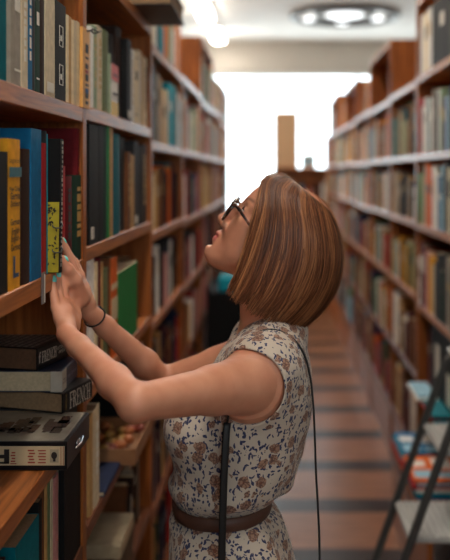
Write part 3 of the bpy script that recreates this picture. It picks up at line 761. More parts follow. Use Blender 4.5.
gl.inputs['Roughness'].default_value = .02; mxs.inputs[0].default_value = .06; tr_.inputs['Color'].default_value = (.97, .99, 1, 1)
ll.new(tr_.outputs[0], mxs.inputs[1]); ll.new(gl.outputs[0], mxs.inputs[2]); ll.new(mxs.outputs[0], out.inputs[0])
MB().box((wx0+.02, Y1+.07, wz0+.02), (wx1-.02, Y1+.076, wz1-.02)).build('glass_pane', gm, wo)
m = MB()  # unseen window added behind the camera to give soft front light
for a, b_ in (((fx0, fz0), (fx1, fz0+t)), ((fx0, fz1-t), (fx1, fz1)), ((fx0, fz0+t), (fx0+t, fz1-t)), ((fx1-t, fz0+t), (fx1, fz1-t)), ((.68, fz0+t), (.72, fz1-t))):
    m.box((a[0], Y0-.07, a[1]), (b_[0], Y0-.03, b_[1]))
wo2 = m.build('added_fill_window', wf); wo2['kind'] = 'structure'
MB().box((fx0+.02, Y0-.055, fz0+.02), (fx1-.02, Y0-.05, fz1-.02)).build('glass_pane', gm, wo2)
# window sill
struct('trim_1', (wx0-.05, Y1-.12, wz0-.04), (wx1+.05, Y1-.0005, wz0-.0005), wf)

# ceiling lights
tube_m = emit('lamp_diffuser', (1, .90, .78), 30)
def strip(x, y0, y1, label):
    r = thing('ceiling_light', (x, (y0+y1)/2, ZC), label, 'light', 'fluorescent strip lights')
    L = (y1-y0)/2
    MB().box((-.09, -L, -.05), (.09, L, -.0005), bev=.005).build('housing', wf, r)
    MB().box((-.075, -L+.02, -.085), (.075, L-.02, -.0505), bev=.02).build('diffuser', tube_m, r)
for (x, ya_, yb_l, lab) in [(-.76, 8.2, 9.35, 'white strip light on the ceiling above the end of the bookcases'), (-.72, 10.0, 10.9, 'white strip light on the ceiling nearest the window'),
                            (-.72, 5.6, 6.9, 'white strip light over the sixth bookcase'), (-.1, 2.7, 4.0, 'white strip light over the third bookcase'),
                            (.5, 5.6, 6.9, 'white strip light over the far half of the aisle'),
                            (-.12, -.1, 1.4, 'white strip light over the near end of the aisle')]:
    strip(x, ya_, yb_l, lab)
rl = thing('ceiling_light', (.84, 9.25, ZC), 'large round ceiling light with a dark rim and bright lamps in a ring', 'light')
m = MB(); m.tube([(.60*math.cos(a), .52*math.sin(a), -.04) for a in [2*PI*k/40 for k in range(40)]], .035, 8, closed=True); m.build('rim', mat('bronze_rim', (92, 88, 84), .4, metal=.4), rl, smooth=True)
m = MB(); m.tube([(.33*math.cos(a), .30*math.sin(a), -.03) for a in [2*PI*k/40 for k in range(40)]], .02, 8, closed=True); m.build('inner_rim', mat('bronze_rim', (92, 88, 84)), rl, smooth=True)
lm = emit('lamp_glass', (.95, .98, 1), 1.6)
for k_ in range(6):
    a = 2*PI*k_/6+.5
    MB().ell((.47*math.cos(a), .47*math.sin(a), -.028), (.075, .075, .02)).build('lamp_glass', lm, rl, smooth=True)
MB().ell((0, 0, -.028), (.22, .2, .02)).build('centre_glass', lm, rl, smooth=True)

# low cross bookcase before the window with a tan board on it
cr = bpy.data.objects.new('bookcase', None); link(cr); cr.location = (.64, 9.75, 0)
tag(cr, 'low bookcase standing across the far end of the aisle', 'bookcase')
for a, b_, nm in (((-.62, -.12, 0), (-.60, .15, 1.6), 'side_panel'), ((.60, -.12, 0), (.62, .15, 1.6), 'side_panel'), ((-.6, .14, 0), (.6, .15, 1.6), 'back_panel')):
    MB().box(a, b_).build(nm, wood_z, cr)
for z_ in (.1, .45, .8, 1.15, 1.45): MB().box((-.6, -.118, z_), (.6, .139, z_+.025)).build('shelf', wood_y, cr)
MB().box((-.6, -.12, 1.575), (.6, .139, 1.6)).build('top_panel', wood_y, cr)
o = MB().box((0, 0, 0), (.29, .02, .68), bev=.004).box((.02, .02, 0), (.27, .10, .012)).build('display_board', mat('tan_board', (206, 170, 132), .7, .05), None, (.025, 9.70, 1.6003))
tag(o, 'upright tan board standing on the low bookcase against the window', 'board')
o = MB().box((0, 0, 0), (.17, .12, .17), bev=.006).box((.01, -.002, .03), (.16, 0, .13), 1).build('storage_box', [cov('white'), cov('pale blue')], None, (.36, 9.7, 1.6003))
tag(o, 'small pale box on the low bookcase before the window', 'box')
rd = random.Random(71)
for z_ in (.125, .475, .825, 1.175):
    x = .05
    while x < 1.21:
        t = rd.choice([.02, .03, .04, .05]); h = rd.uniform(.18, .26); c = lin(COL[rd.choice(pal_mix+['white', 'cream'])]); b0 = len(STUFF['V'])
        for zz in (z_+.0003, z_+h): STUFF['V'] += [(x, 9.65, zz), (x+t-.001, 9.65, zz), (x+t-.001, 9.80, zz), (x, 9.80, zz)]
        STUFF['F'] += [(b0+3, b0+2, b0+1, b0), (b0+4, b0+5, b0+6, b0+7), (b0, b0+1, b0+5, b0+4), (b0+1, b0+2, b0+6, b0+5), (b0+2, b0+3, b0+7, b0+6), (b0+3, b0, b0+4, b0+7)]
        STUFF['C'] += [c]*6; x += t

# far mass of books
me = bpy.data.meshes.new('distant_books'); me.from_pydata(STUFF['V'], [], STUFF['F'])
ca = me.color_attributes.new('Cover', 'FLOAT_COLOR', 'CORNER')
arr = []
for p, c in zip(me.polygons, STUFF['C']): arr += [*c, 1]*p.loop_total
ca.data.foreach_set('color', arr)
sm = bpy.data.materials.new('distant_covers'); sm.use_nodes = True
at_ = sm.node_tree.nodes.new('ShaderNodeVertexColor'); at_.layer_name = 'Cover'
sm.node_tree.links.new(at_.outputs['Color'], sm.node_tree.nodes['Principled BSDF'].inputs['Base Color'])
sm.node_tree.nodes['Principled BSDF'].inputs['Roughness'].default_value = .6; sm.node_tree.nodes['Principled BSDF'].inputs['Specular IOR Level'].default_value = .15
me.materials.append(sm); o = link(bpy.data.objects.new('distant_books', me))
tag(o, 'mass of blurred books on the farther and lower shelves', 'books', None, 'stuff')

# dark book trolley in the distance beyond her neck
tr2 = thing('book_trolley', (-.25, 4.5, 0), 'black trolley standing in the aisle beyond her neck', 'trolley')
bl = mat('black_panel', (18, 18, 19), .7, spec=.15)
MB().box((-.10, -.22, .10), (-.085, .22, .93), bev=.004).box((.085, -.22, .10), (.10, .22, .93), bev=.004).build('side_panel', bl, tr2)
for z_ in (.12, .5, .88): MB().box((-.085, -.215, z_), (.085, .215, z_+.02)).build('shelf', bl, tr2)
MB().box((-.085, -.22, .14), (.085, -.205, .88)).build('end_panel', bl, tr2)
for sx in (-.08, .08):
    for sy in (-.19, .19):
        MB().tube([(sx-.01, sy, .04), (sx+.01, sy, .04)], .04, 12).tube([(sx, sy, .04), (sx, sy, .1)], .008, 6).build('wheel', bl, tr2)
o = MB().box((-.04, -.1, 0), (.04, .1, .08), bev=.01).build('storage_box', cov('turquoise'), None, (-.25, 4.42, .9003))
tag(o, 'small turquoise box on top of the black trolley', 'box')

# ------------------------------------------------------------------ stepladder
ld = thing('stepladder', (.4, 2.44, 0), 'grey metal folding stepladder at the edge of the aisle', 'ladder')
ya_, yb_2 = 2.30, 2.58
def rail(yy):
    P = curve_pts([(.228, yy, .014), (.335, yy, .305), (.44, yy, .60), (.545, yy, .895), (.575, yy, .95), (.62, yy, .97), (.70, yy, .97)], 26)
    m = MB(); m.tube([p-ld.location for p in P], .013, 10); m.build('rail', steel, ld, smooth=True)
    f = MB(); f.tube([(.223-.4, yy-2.44, 0), (.231-.4, yy-2.44, .04)], .018, 10); f.build('foot', mat('black_rubber', (20, 20, 20), .7), ld, smooth=True)
    m = MB(); m.tube([(.70-.4, yy-2.44, .96), (.86-.4, yy-2.44, .014)], .011, 8); m.build('rear_leg', steel, ld, smooth=True)
    f = MB(); f.tube([(.858-.4, yy-2.44, .03), (.863-.4, yy-2.44, 0)], .016, 10); f.build('foot', MATS['black_rubber'], ld, smooth=True)
rail(ya_); rail(yb_2)
alu = wood('ribbed_tread', (150, 150, 148), (186, 186, 182), 1, rough=.45, coat=0)
for z_, x_ in ((.255, .315), (.505, .40), (.755, .49)):
    m = MB(); m.box((x_-.4-.005, -.127, z_-.03), (x_-.4+.20 if z_ > .3 else x_-.4+.16, .127, z_-.012), bev=.003)
    for k_ in range(9): m.box((x_-.4+.004+k_*.02, -.124, z_-.012), (x_-.4+.014+k_*.02, .124, z_-.008))
    m.build('tread', alu, ld)
    m = MB(); m.tube([(x_-.4+.15, -.128, z_-.02), (.3+(.97-z_)*.165, -.14, z_-.02)], .006, 6); m.tube([(x_-.4+.15, .128, z_-.02), (.3+(.97-z_)*.165, .14, z_-.02)], .006, 6)
    m.build('brace', steel, ld)
MB().box((.56-.4, -.127, .975), (.72-.4, .127, .99), bev=.004).build('top_platform', alu, ld)
m = MB(); m.tube([(.78-.4, -.14, .49), (.78-.4, .14, .49)], .009, 8); m.build('rear_crossbar', steel, ld)

# ------------------------------------------------------------------ the woman (implicit surface -> one continuous mesh)
TH = math.radians(36); HO = Vector((.008, 1.50, 1.436))
ct, st = math.cos(TH), math.sin(TH)
HM = Matrix(((-ct, 0, st, HO.x), (0, -1, 0, HO.y), (st, 0, ct, HO.z), (0, 0, 0, 1)))   # head-local (forward, left, up) -> world
def hw(p): return HM @ Vector(p)

class Field:
    def __init__(s, lo, hi, h):
        s.lo = np.array(lo, np.float32); s.h = h
        s.n = np.ceil((np.array(hi)-s.lo)/h).astype(int)+1
        s.F = np.full(s.n, .05, np.float32)
    def sub(s, a, b, pad):
        i0 = np.clip(np.floor((np.array(a)-pad-s.lo)/s.h).astype(int), 0, s.n-1); i1 = np.clip(np.ceil((np.array(b)+pad-s.lo)/s.h).astype(int)+1, 1, s.n)
        sl = tuple(slice(p, q) for p, q in zip(i0, i1))
        ax = [s.lo[k]+s.h*np.arange(i0[k], i1[k], dtype=np.float32) for k in range(3)]
        return sl, np.meshgrid(*ax, indexing='ij', sparse=True)
    def comb(s, sl, d, k, op='u'):
        f = s.F[sl]
        if op == 'u':
            if k > 0:
                hh = np.clip(.5+.5*(f-d)/k, 0, 1); s.F[sl] = f*(1-hh)+d*hh-k*hh*(1-hh)
            else: s.F[sl] = np.minimum(f, d)
        else:   # smooth subtraction
            d = -d
            hh = np.clip(.5-.5*(f-d)/max(k, 1e-5), 0, 1); s.F[sl] = f*(1-hh)+d*hh+k*hh*(1-hh)
    def cone(s, a, b, ra, rb, k=.01, op='u'):
        a = np.array(a, float); b = np.array(b, float); r = max(ra, rb)
        sl, (x, y, z) = s.sub(np.minimum(a, b)-r, np.maximum(a, b)+r, k+3*s.h)
        ba = b-a; L2 = float(ba@ba)
        t = np.clip(((x-a[0])*ba[0]+(y-a[1])*ba[1]+(z-a[2])*ba[2])/L2, 0, 1)
        d = np.sqrt((x-a[0]-t*ba[0])**2+(y-a[1]-t*ba[1])**2+(z-a[2]-t*ba[2])**2)-(ra+(rb-ra)*t)
        s.comb(sl, d.astype(np.float32), k, op)
    def ell(s, c, r, k=.01, M=None, op='u'):
        c = np.array(c, float); r = np.array(r, float); R_ = r.max()
        sl, (x, y, z) = s.sub(c-R_, c+R_, k+3*s.h)
        x, y, z = x-c[0], y-c[1], z-c[2]
        if M is not None:
            M = np.array(M)
            x, y, z = M[0, 0]*x+M[1, 0]*y+M[2, 0]*z, M[0, 1]*x+M[1, 1]*y+M[2, 1]*z, M[0, 2]*x+M[1, 2]*y+M[2, 2]*z
        k0 = np.sqrt((x/r[0])**2+(y/r[1])**2+(z/r[2])**2); k1 = np.sqrt((x/r[0]**2)**2+(y/r[1]**2)**2+(z/r[2]**2)**2)+1e-6
        s.comb(sl, (k0*(k0-1)/k1).astype(np.float32), k, op)
    def loft(s, tab, cy, k=.02, grow=0, p=2.3, noise=None):
        """stack of super-ellipse sections: rows (z, x_front, x_back, half_width)"""
        tab = np.array(sorted(tab), float); zz = tab[:, 0]
        sl, (x, y, z) = s.sub((tab[:, 1].min(), cy-tab[:, 3].max(), zz[0]), (tab[:, 2].max(), cy+tab[:, 3].max(), zz[-1]), k+3*s.h+abs(grow))
        zc = z.ravel(); i = np.clip(np.searchsorted(zz, zc)-1, 0, len(zz)-2); t = np.clip((zc-zz[i])/(zz[i+1]-zz[i]), 0, 1)
        P = tab[:, 1:]; T = np.gradient(P, zz, axis=0); hh = (zz[i+1]-zz[i])[:, None]; t_ = t[:, None]
        v = (2*t_**3-3*t_**2+1)*P[i]+(t_**3-2*t_**2+t_)*hh*T[i]+(-2*t_**3+3*t_**2)*P[i+1]+(t_**3-t_**2)*hh*T[i+1]
        cx = ((v[:, 0]+v[:, 1])/2)[None, None, :]; a = ((v[:, 1]-v[:, 0])/2+grow)[None, None, :]; b = (v[:, 2]+grow)[None, None, :]
        u = np.abs((x-cx)/a); w_ = np.abs((y-cy)/b)
        rr_ = (u**p+w_**p)**(1/p)
        d = (rr_-1)*np.minimum(a, b)
        if noise is not None: d = d+noise(x, y, z)
        over = np.maximum(zz[0]-zc, zc-zz[-1])[None, None, :]-grow
        d = np.maximum(d, over+0*d)
        s.comb(sl, d.astype(np.float32), k)
    def mesh(s, name, mats, parent=None, smooth_it=1):
        F = s.F; ins = F < 0
        c = np.zeros(tuple(s.n-1), np.uint8)
        for dx in (0, 1):
            for dy in (0, 1):
                for dz in (0, 1):
                    c += ins[dx:dx+s.n[0]-1, dy:dy+s.n[1]-1, dz:dz+s.n[2]-1]
        cells = np.argwhere((c > 0) & (c < 8)); del c
        sh = s.n-1
        flat = (cells[:, 0]*sh[1]+cells[:, 1])*sh[2]+cells[:, 2]
        acc = np.zeros((len(cells), 3)); cnt = np.zeros(len(cells))
        cor = [(i, j, k) for i in (0, 1) for j in (0, 1) for k in (0, 1)]
        val = {q: F[cells[:, 0]+q[0], cells[:, 1]+q[1], cells[:, 2]+q[2]] for q in cor}
        for q in cor:
            for ax in range(3):
                if q[ax]: continue
                q2 = list(q); q2[ax] = 1; q2 = tuple(q2)
                a, b = val[q], val[q2]; m_ = (a < 0) != (b < 0)
                t = np.where(m_, a/np.where(a-b == 0, 1, a-b), 0)
                p = np.zeros((len(cells), 3)); p[:] = q; p[:, ax] += t
                acc += p*m_[:, None]; cnt += m_
        V = s.lo+s.h*(cells+acc/cnt[:, None])
        Q = []
        for ax in range(3):
            o1, o2 = (ax+1) % 3, (ax+2) % 3
            A = [slice(None)]*3; B = [slice(None)]*3; A[ax] = slice(0, -1); B[ax] = slice(1, None)
            ed = np.argwhere(ins[tuple(A)] != ins[tuple(B)])
            ok = (ed[:, o1] > 0) & (ed[:, o2] > 0) & (ed[:, o1] < sh[o1]) & (ed[:, o2] < sh[o2]); ed = ed[ok]
            sgn = ins[ed[:, 0], ed[:, 1], ed[:, 2]]
            idx = []
            for d1, d2 in ((-1, -1), (0, -1), (0, 0), (-1, 0)):
                e_ = ed.copy(); e_[:, o1] += d1; e_[:, o2] += d2
                idx.append(np.searchsorted(flat, (e_[:, 0]*sh[1]+e_[:, 1])*sh[2]+e_[:, 2]))
            q = np.stack(idx, 1); q[~sgn] = q[~sgn][:, ::-1]; Q.append(q)
        Q = np.concatenate(Q)
        for _ in range(smooth_it):
            s_ = np.zeros_like(V); n_ = np.zeros(len(V))
            for k in range(4):
                np.add.at(s_, Q[:, k], V[Q[:, (k+1) % 4]]); np.add.at(n_, Q[:, k], 1)
                np.add.at(s_, Q[:, k], V[Q[:, k-1]]); np.add.at(n_, Q[:, k], 1)
            V = V*.5+.5*s_/n_[:, None]
        me = bpy.data.meshes.new(name)
        me.vertices.add(len(V)); me.vertices.foreach_set('co', V.astype(np.float32).ravel())
        me.loops.add(Q.size); me.loops.foreach_set('vertex_index', Q.ravel().astype(np.int32))
        me.polygons.add(len(Q)); me.polygons.foreach_set('loop_start', np.arange(0, Q.size, 4, dtype=np.int32))
        me.polygons.foreach_set('loop_total', np.full(len(Q), 4, np.int32))
        me.polygons.foreach_set('use_smooth', np.ones(len(Q), bool))
        me.update(calc_edges=True); me.validate()
        for m in (mats if isinstance(mats, (list, tuple)) else [mats]): me.materials.append(m)
        o = bpy.data.objects.new(name, me); link(o, parent)
        return o, V

# torso profile of the clothes (z, front x, back x, half width)
CL = [(1.285, -.030, .030, .050), (1.27, -.052, .042, .075), (1.25, -.070, .052, .120), (1.225, -.088, .062, .155), (1.19, -.108, .071, .168), (1.15, -.132, .076, .165),
      (1.10, -.160, .072, .155), (1.05, -.176, .060, .150), (1.0, -.182, .046, .142), (.975, -.189, .032, .138), (.962, -.186, .014, .130), (.950, -.178, -.006, .117),
      (.930, -.178, -.007, .117), (.915, -.186, .008, .128), (.88, -.190, .024, .148), (.82, -.188, .040, .164), (.76, -.182, .044, .170), (.70, -.178, .030, .168)]
BD = [(z, a+.016, b-.014, w_-.014) for z, a, b, w_ in CL]
H = .0021
f = Field((-.42, 1.08, -.005), (.14, 1.86, 1.60), H)
f.loft(BD, 1.5, 0)
for sy in (-1, 1):
    f.ell((-.135, 1.5+sy*.062, 1.09), (.05, .058, .055), .03)                      # chest
    f.cone((-.075, 1.5+sy*.085, .80), (-.085, 1.5+sy*.085, .48), .082, .056, .03)   # thigh
    f.cone((-.085, 1.5+sy*.085, .48), (-.06, 1.5+sy*.08, .33), .055, .053, .02)
    f.cone((-.06, 1.5+sy*.08, .33), (-.07, 1.5+sy*.08, .10), .052, .034, .02)
    f.cone((-.07, 1.5+sy*.08, .10), (-.065, 1.5+sy*.08, .05), .034, .034, .01)
    f.cone((-.05, 1.5+sy*.08, .035), (-.20, 1.5+sy*.09, .022), .03, .02, .015)
# neck and shoulders
f.cone((.0, 1.5, 1.23), (-.008, 1.5, 1.37), .060, .053, .03)
f.cone((.012, 1.5, 1.262), (-.02, 1.375, 1.215), .036, .040, .03)
f.cone((.012, 1.5, 1.262), (-.02, 1.625, 1.215), .036, .040, .03)
# arms
def arm(S, E, W, rs, k=.02):
    S, E, W = Vector(S), Vector(E), Vector(W)
    f.cone(S, S.lerp(E, .35), rs[0], rs[1], .03); f.cone(S.lerp(E, .35), E, rs[1], rs[2], .015)
    f.cone(E, E.lerp(W, .28), rs[2]*.97, rs[3], .012); f.cone(E.lerp(W, .28), E.lerp(W, .8), rs[3], rs[4]*1.06, .015); f.cone(E.lerp(W, .8), W, rs[4]*1.06, rs[4], .01)
LS, LE, LW = Vector((-.040, 1.365, 1.188)), Vector((-.197, 1.155, 1.2165)), Vector((-.343, 1.335, 1.280))
RS, RE, RW = Vector((-.045, 1.635, 1.170)), Vector((-.2255, 1.655, 1.118)), Vector((-.343, 1.50, 1.288))
arm(LS, LE, LW, (.054, .0375, .0262, .0240, .0168))
arm(RS, RE, RW, (.052, .038, .027, .0265, .0178))
# hands: palms are flat pads, fingers three-joint chains
NAILS = []
def hand(W, knuckles, tips, mids, thumb, palm_n, radii, wr=.0205):
    W = Vector(W); K = [Vector(p) for p in knuckles]
    for i, kn in enumerate(K):
        base = W.lerp(kn, .12)+Vector((0, 0, 0))
        f.cone(base, kn, wr*.66, radii[i]*1.12, .011)
    for i in range(3): f.cone(W.lerp(K[i], .6), W.lerp(K[i+1], .6), .0100, .0100, .008)
    for i, kn in enumerate(K):
        a, b, c_ = kn, Vector(mids[i][0]), Vector(mids[i][1]); t = Vector(tips[i]); r = radii[i]
        f.cone(a, b, r*1.06, r*.98, .0025); f.cone(b, c_, r*.98, r*.88, .0018); f.cone(c_, t, r*.88, r*.74, .0015)
        NAILS.append((c_, t, r*.80, -Vector(palm_n)))
    b0, b1, b2, b3 = [Vector(p) for p in thumb]
    f.cone(b0, b1, .0165, .0130, .014); f.cone(b1, b2, .0125, .0108, .005); f.cone(b2, b3, .0108, .0082, .004)
    NAILS.append((b2, b3, .0090, -Vector(palm_n)))
def P(px, py, y): return Vector(((px-272)*y/800, y, 1.55+(172-py)*y/800))
# near (left) hand: seen from the little-finger edge, back of the hand to the camera and aisle
pn = Vector((-.80, .55, 0)).normalized()
kn = [P(55.5, 308, 1.372), P(60, 303, 1.392), P(64.5, 300, 1.413), P(69, 303, 1.434)]           # little, ring, middle, index
mid = [(P(53.8, 295, 1.384), P(52.8, 285, 1.391)), (P(58.2, 290, 1.403), P(57.3, 280, 1.408)), (P(63.2, 286, 1.422), P(61.6, 276, 1.427)), (P(68.5, 290, 1.443), P(66.5, 281, 1.449))]
tip = [P(52.8, 278, 1.395), P(57, 273, 1.411), P(60.6, 268, 1.430), P(64.5, 273, 1.453)]
hand(P(67.5, 333, 1.345), kn, tip, mid, [P(71, 326, 1.40), P(74, 316, 1.435), P(73, 303, 1.45), P(71, 293, 1.462)], pn, [.0075, .0083, .0088, .0085], .017)
# far (right) hand: thumb towards the camera, index reaching up
pn2 = Vector((-.86, -.5, 0)).normalized()
kn2 = [P(77, 275, 1.462), P(79.5, 275, 1.485), P(81, 279, 1.505), P(82, 284, 1.523)]
mid2 = [(P(70, 258, 1.458), P(64.8, 247.5, 1.454)), (P(74, 262, 1.486), P(69.5, 257, 1.484)), (P(76, 267, 1.506), P(71.5, 262, 1.504)), (P(78, 273, 1.522), P(74, 269, 1.52))]
tip2 = [P(61.2, 240.5, 1.451), P(67.5, 262, 1.479), P(70, 267, 1.5), P(73, 273, 1.517)]
hand(P(86, 306, 1.492), kn2, tip2, mid2, [P(80.5, 298, 1.462), P(75, 281, 1.440), P(68, 269.5, 1.428), P(61.8, 259.5, 1.421)], pn2, [.0085, .0088, .0083, .0075])

# head
HR = np.array([[-ct, 0, st], [0, -1, 0], [st, 0, ct]])
def he(c, r, k=.012, op='u'): f.ell(hw(c), r, k, HR, op)
def hc(a, b, ra, rb, k=.01, op='u'): f.cone(hw(a), hw(b), ra, rb, k, op)
he((-.018, 0, .022), (.090, .070, .078), .01)
he((.028, 0, .024), (.054, .060, .060), .02)
he((.032, 0, -.035), (.050, .054, .068), .02)
for s_ in (-1, 1):
    he((.044, s_*.034, -.030), (.030, .027, .032), .018)
    hc((-.004, s_*.050, -.060), (.064, s_*.010, -.100), .017, .016, .02)
    he((.030, s_*.030, -.062), (.034, .026, .030), .02)
    hc((.074, s_*.012, .017), (.062, s_*.044, .014), .0075, .0065, .012)
    he((-.012, s_*.071, -.012), (.016, .006, .028), .006)
he((.060, 0, -.070), (.027, .030, .032), .015)
he((.072, 0, -.098), (.0185, .019, .0155), .014)
hc((.040, 0, -.086), (-.008, 0, -.056), .022, .045, .03)
hc((.077, 0, .006), (.0985, 0, -.036), .0068, .0078, .010)
he((.0935, 0, -.040), (.0105, .0095, .0085), .006)
for s_ in (-1, 1): he((.0865, s_*.0105, -.0445), (.0095, .0062, .0065), .005)
for s_ in (-1, 1):
    he((.088, s_*.0325, .001), (.016, .017, .011), .012, 's')
    he((.0635, s_*.0315, .000), (.0135, .0145, .0125), .004)
he((.0835, 0, -.0635), (.0092, .0205, .0050), .005)
he((.0818, 0, -.0762), (.0092, .0180, .0060), .005)
hc((.0950, -.016, -.0695), (.0950, .016, -.0695), .0016, .0016, .003, 's')
he((.088, 0, -.0885), (.005, .02, .0035), .006, 's')

skin = bpy.data.materials.new('skin'); skin.use_nodes = True
nt = skin.node_tree; n = nt.nodes; l = nt.links; b = n['Principled BSDF']
tc = n.new('ShaderNodeTexCoord'); no = n.new('ShaderNodeTexNoise'); no.inputs['Scale'].default_value = 30; no.inputs['Detail'].default_value = 5
l.new(tc.outputs['Object'], no.inputs['Vector'])
rp = n.new('ShaderNodeValToRGB'); rp.color_ramp.elements[0].position = .3; rp.color_ramp.elements[1].position = .7
rp.color_ramp.elements[0].color = (*lin((206, 140, 110)), 1); rp.color_ramp.elements[1].color = (*lin((216, 154, 124)), 1)
l.new(no.outputs['Fac'], rp.inputs['Fac'])
a1 = n.new('ShaderNodeAttribute'); a1.attribute_name = 'lip'; mx1 = n.new('ShaderNodeMix'); mx1.data_type = 'RGBA'
l.new(a1.outputs['Fac'], mx1.inputs['Factor']); l.new(rp.outputs['Color'], mx1.inputs['A']); mx1.inputs['B'].default_value = (*lin((186, 92, 88)), 1)
a2 = n.new('ShaderNodeAttribute'); a2.attribute_name = 'brow'; mx2 = n.new('ShaderNodeMix'); mx2.data_type = 'RGBA'
l.new(a2.outputs['Fac'], mx2.inputs['Factor']); l.new(mx1.outputs['Result'], mx2.inputs['A']); mx2.inputs['B'].default_value = (*lin((96, 60, 44)), 1)
l.new(mx2.outputs['Result'], b.inputs['Base Color'])
b.inputs['Roughness'].default_value = .48; b.inputs['Subsurface Weight'].default_value = .12; b.inputs['Subsurface Radius'].default_value = (.012, .004, .002); b.inputs['Subsurface Scale'].default_value = .5
body, V = f.mesh('person', skin, None, 1)
del f
tag(body, 'woman in a sleeveless floral outfit looking up while reaching into the shelves', 'person')
Lc = (V-np.array(HO)) @ HR                          # head-local coordinates
lip = np.exp(-(((Lc[:, 2]+.0700)/.0100)**4))*(Lc[:, 0] > .0835)*np.clip(1.25-(np.abs(Lc[:, 1])/.0215)**4, 0, 1)*(np.linalg.norm(Lc, axis=1) < .2)
bx, by, bz = Lc[:, 0], np.abs(Lc[:, 1]), Lc[:, 2]
brow = np.exp(-((bz-(.0235+.10*(by-.03)-6*(by-.033)**2))/.0032)**2)*np.clip((by-.010)/.006, 0, 1)*np.clip((.055-by)/.01, 0, 1)*(bx > .03)*.8
for nm, arr in (('lip', lip), ('brow', brow)):
    at_ = body.data.attributes.new(nm, 'FLOAT', 'POINT'); at_.data.foreach_set('value', arr.astype(np.float32))
nm_ = mat('mint_nail_polish', (110, 214, 204), .25, .03, coat=.6)
for c_, t_, r_, up in NAILS:
    d = (t_-c_).normalized(); up = (up-d*up.dot(d)).normalized(); sd = d.cross(up)
    M = Matrix((sd, d, up)).transposed().to_4x4()
    ctr = t_-d*.0035+up*r_*.72
    MB().ell(ctr, (r_*.82, .0075, r_*.42), 0, M).build('fingernail', nm_, body, smooth=True)

# eyes (eyeball parts)
em = mat('eye_white', (220, 214, 206), .2, .02); im = mat('iris_brown', (60, 38, 26), .15, .05)
for s_ in (-1, 1):
    c_ = hw((.0655, s_*.0315, .0)); M = HM.to_3x3().to_4x4()
    MB().ell(c_, (.0128, .0125, .0085), 0, M).build('eyeball', em, body, smooth=True)
    MB().ell(hw((.0765, s_*.0315, .0015)), (.0026, .0052, .0052), 0, M).build('iris', im, body, smooth=True)
    # upper lash line
    MB().tube([hw((.0735+.004*math.cos(q*1.2), s_*(.0315+.0135*math.sin(q)), .0068-.005*q*q)) for q in [-1.1+2.2*k_/10 for k_ in range(11)]], .0011, 5).build('eyelashes', mat('lash', (30, 20, 16), .6), body)

# clothes
fl = bpy.data.materials.new('floral_cotton'); fl.use_nodes = True
nt = fl.node_tree; n = nt.nodes; l = nt.links; b = n['Principled BSDF']
tc = n.new('ShaderNodeTexCoord')
base = (*lin((204, 190, 174)), 1)
def math_(op, a, b_=None, clamp=False):
    q = n.new('ShaderNodeMath'); q.operation = op; q.use_clamp = clamp
    for i, v in enumerate((a, b_)):
        if v is None: continue
        if isinstance(v, (int, float)): q.inputs[i].default_value = v
        else: l.new(v, q.inputs[i])
    return q.outputs[0]
dn = n.new('ShaderNodeTexNoise'); dn.inputs['Scale'].default_value = 90; l.new(tc.outputs['Object'], dn.inputs['Vector'])
ws = n.new('ShaderNodeVectorMath'); ws.operation = 'MULTIPLY_ADD'; l.new(dn.outputs['Color'], ws.inputs[0]); ws.inputs[1].default_value = (.012, .012, .012); l.new(tc.outputs['Object'], ws.inputs[2])
def voro(scale, rnd=1.0, feat='F1', vec=None, sc=(1, 1, 1), rot=(0, 0, 0)):
    mp = n.new('ShaderNodeMapping'); mp.inputs['Scale'].default_value = sc; mp.inputs['Rotation'].default_value = rot; l.new(vec or ws.outputs[0], mp.inputs['Vector'])
    v = n.new('ShaderNodeTexVoronoi'); v.inputs['Scale'].default_value = scale; v.feature = feat
    v.inputs['Randomness'].default_value = rnd; l.new(mp.outputs['Vector'], v.inputs['Vector']); return v
def mixc(fac, a, bcol):
    q = n.new('ShaderNodeMix'); q.data_type = 'RGBA'; l.new(fac, q.inputs['Factor'])
    if isinstance(a, tuple): q.inputs['A'].default_value = a
    else: l.new(a, q.inputs['A'])
    if isinstance(bcol, tuple): q.inputs['B'].default_value = bcol
    else: l.new(bcol, q.inputs['B'])
    return q.outputs['Result']
# navy leaves: two families of elongated cells
col = base
for sc_, rot_ in (((1, 1, .42), (.4, .7, 0)), ((1, 1, .42), (-.5, -.9, .3)), ((.45, 1, 1), (.2, .3, .8))):
    v = voro(128, 1, 'F1', None, sc_, rot_)
    fac = math_('LESS_THAN', v.outputs['Distance'], .29)
    sel = math_('GREATER_THAN', math_('FRACT', math_('MULTIPLY', v.outputs['Color'], 7.3)), .2)
    col = mixc(math_('MULTIPLY', fac, sel), col, (*lin((52, 56, 92)), 1))
# blooms: rust-brown petals around a paler eye
v = voro(37, .75)
pet = voro(170, 1, 'DISTANCE_TO_EDGE')
disc = math_('LESS_THAN', v.outputs['Distance'], .39); eye = math_('LESS_THAN', v.outputs['Distance'], .12)
pc = n.new('ShaderNodeValToRGB'); pc.color_ramp.elements[0].position = .04; pc.color_ramp.elements[0].color = (*lin((104, 74, 66)), 1); pc.color_ramp.elements[1].position = .16; pc.color_ramp.elements[1].color = (*lin((170, 130, 108)), 1)
l.new(pet.outputs['Distance'], pc.inputs['Fac'])
col = mixc(disc, col, pc.outputs['Color']); col = mixc(eye, col, (*lin((120, 74, 58)), 1))
l.new(col, b.inputs['Base Color']); b.inputs['Roughness'].default_value = .85; b.inputs['Sheen Weight'].default_value = .15

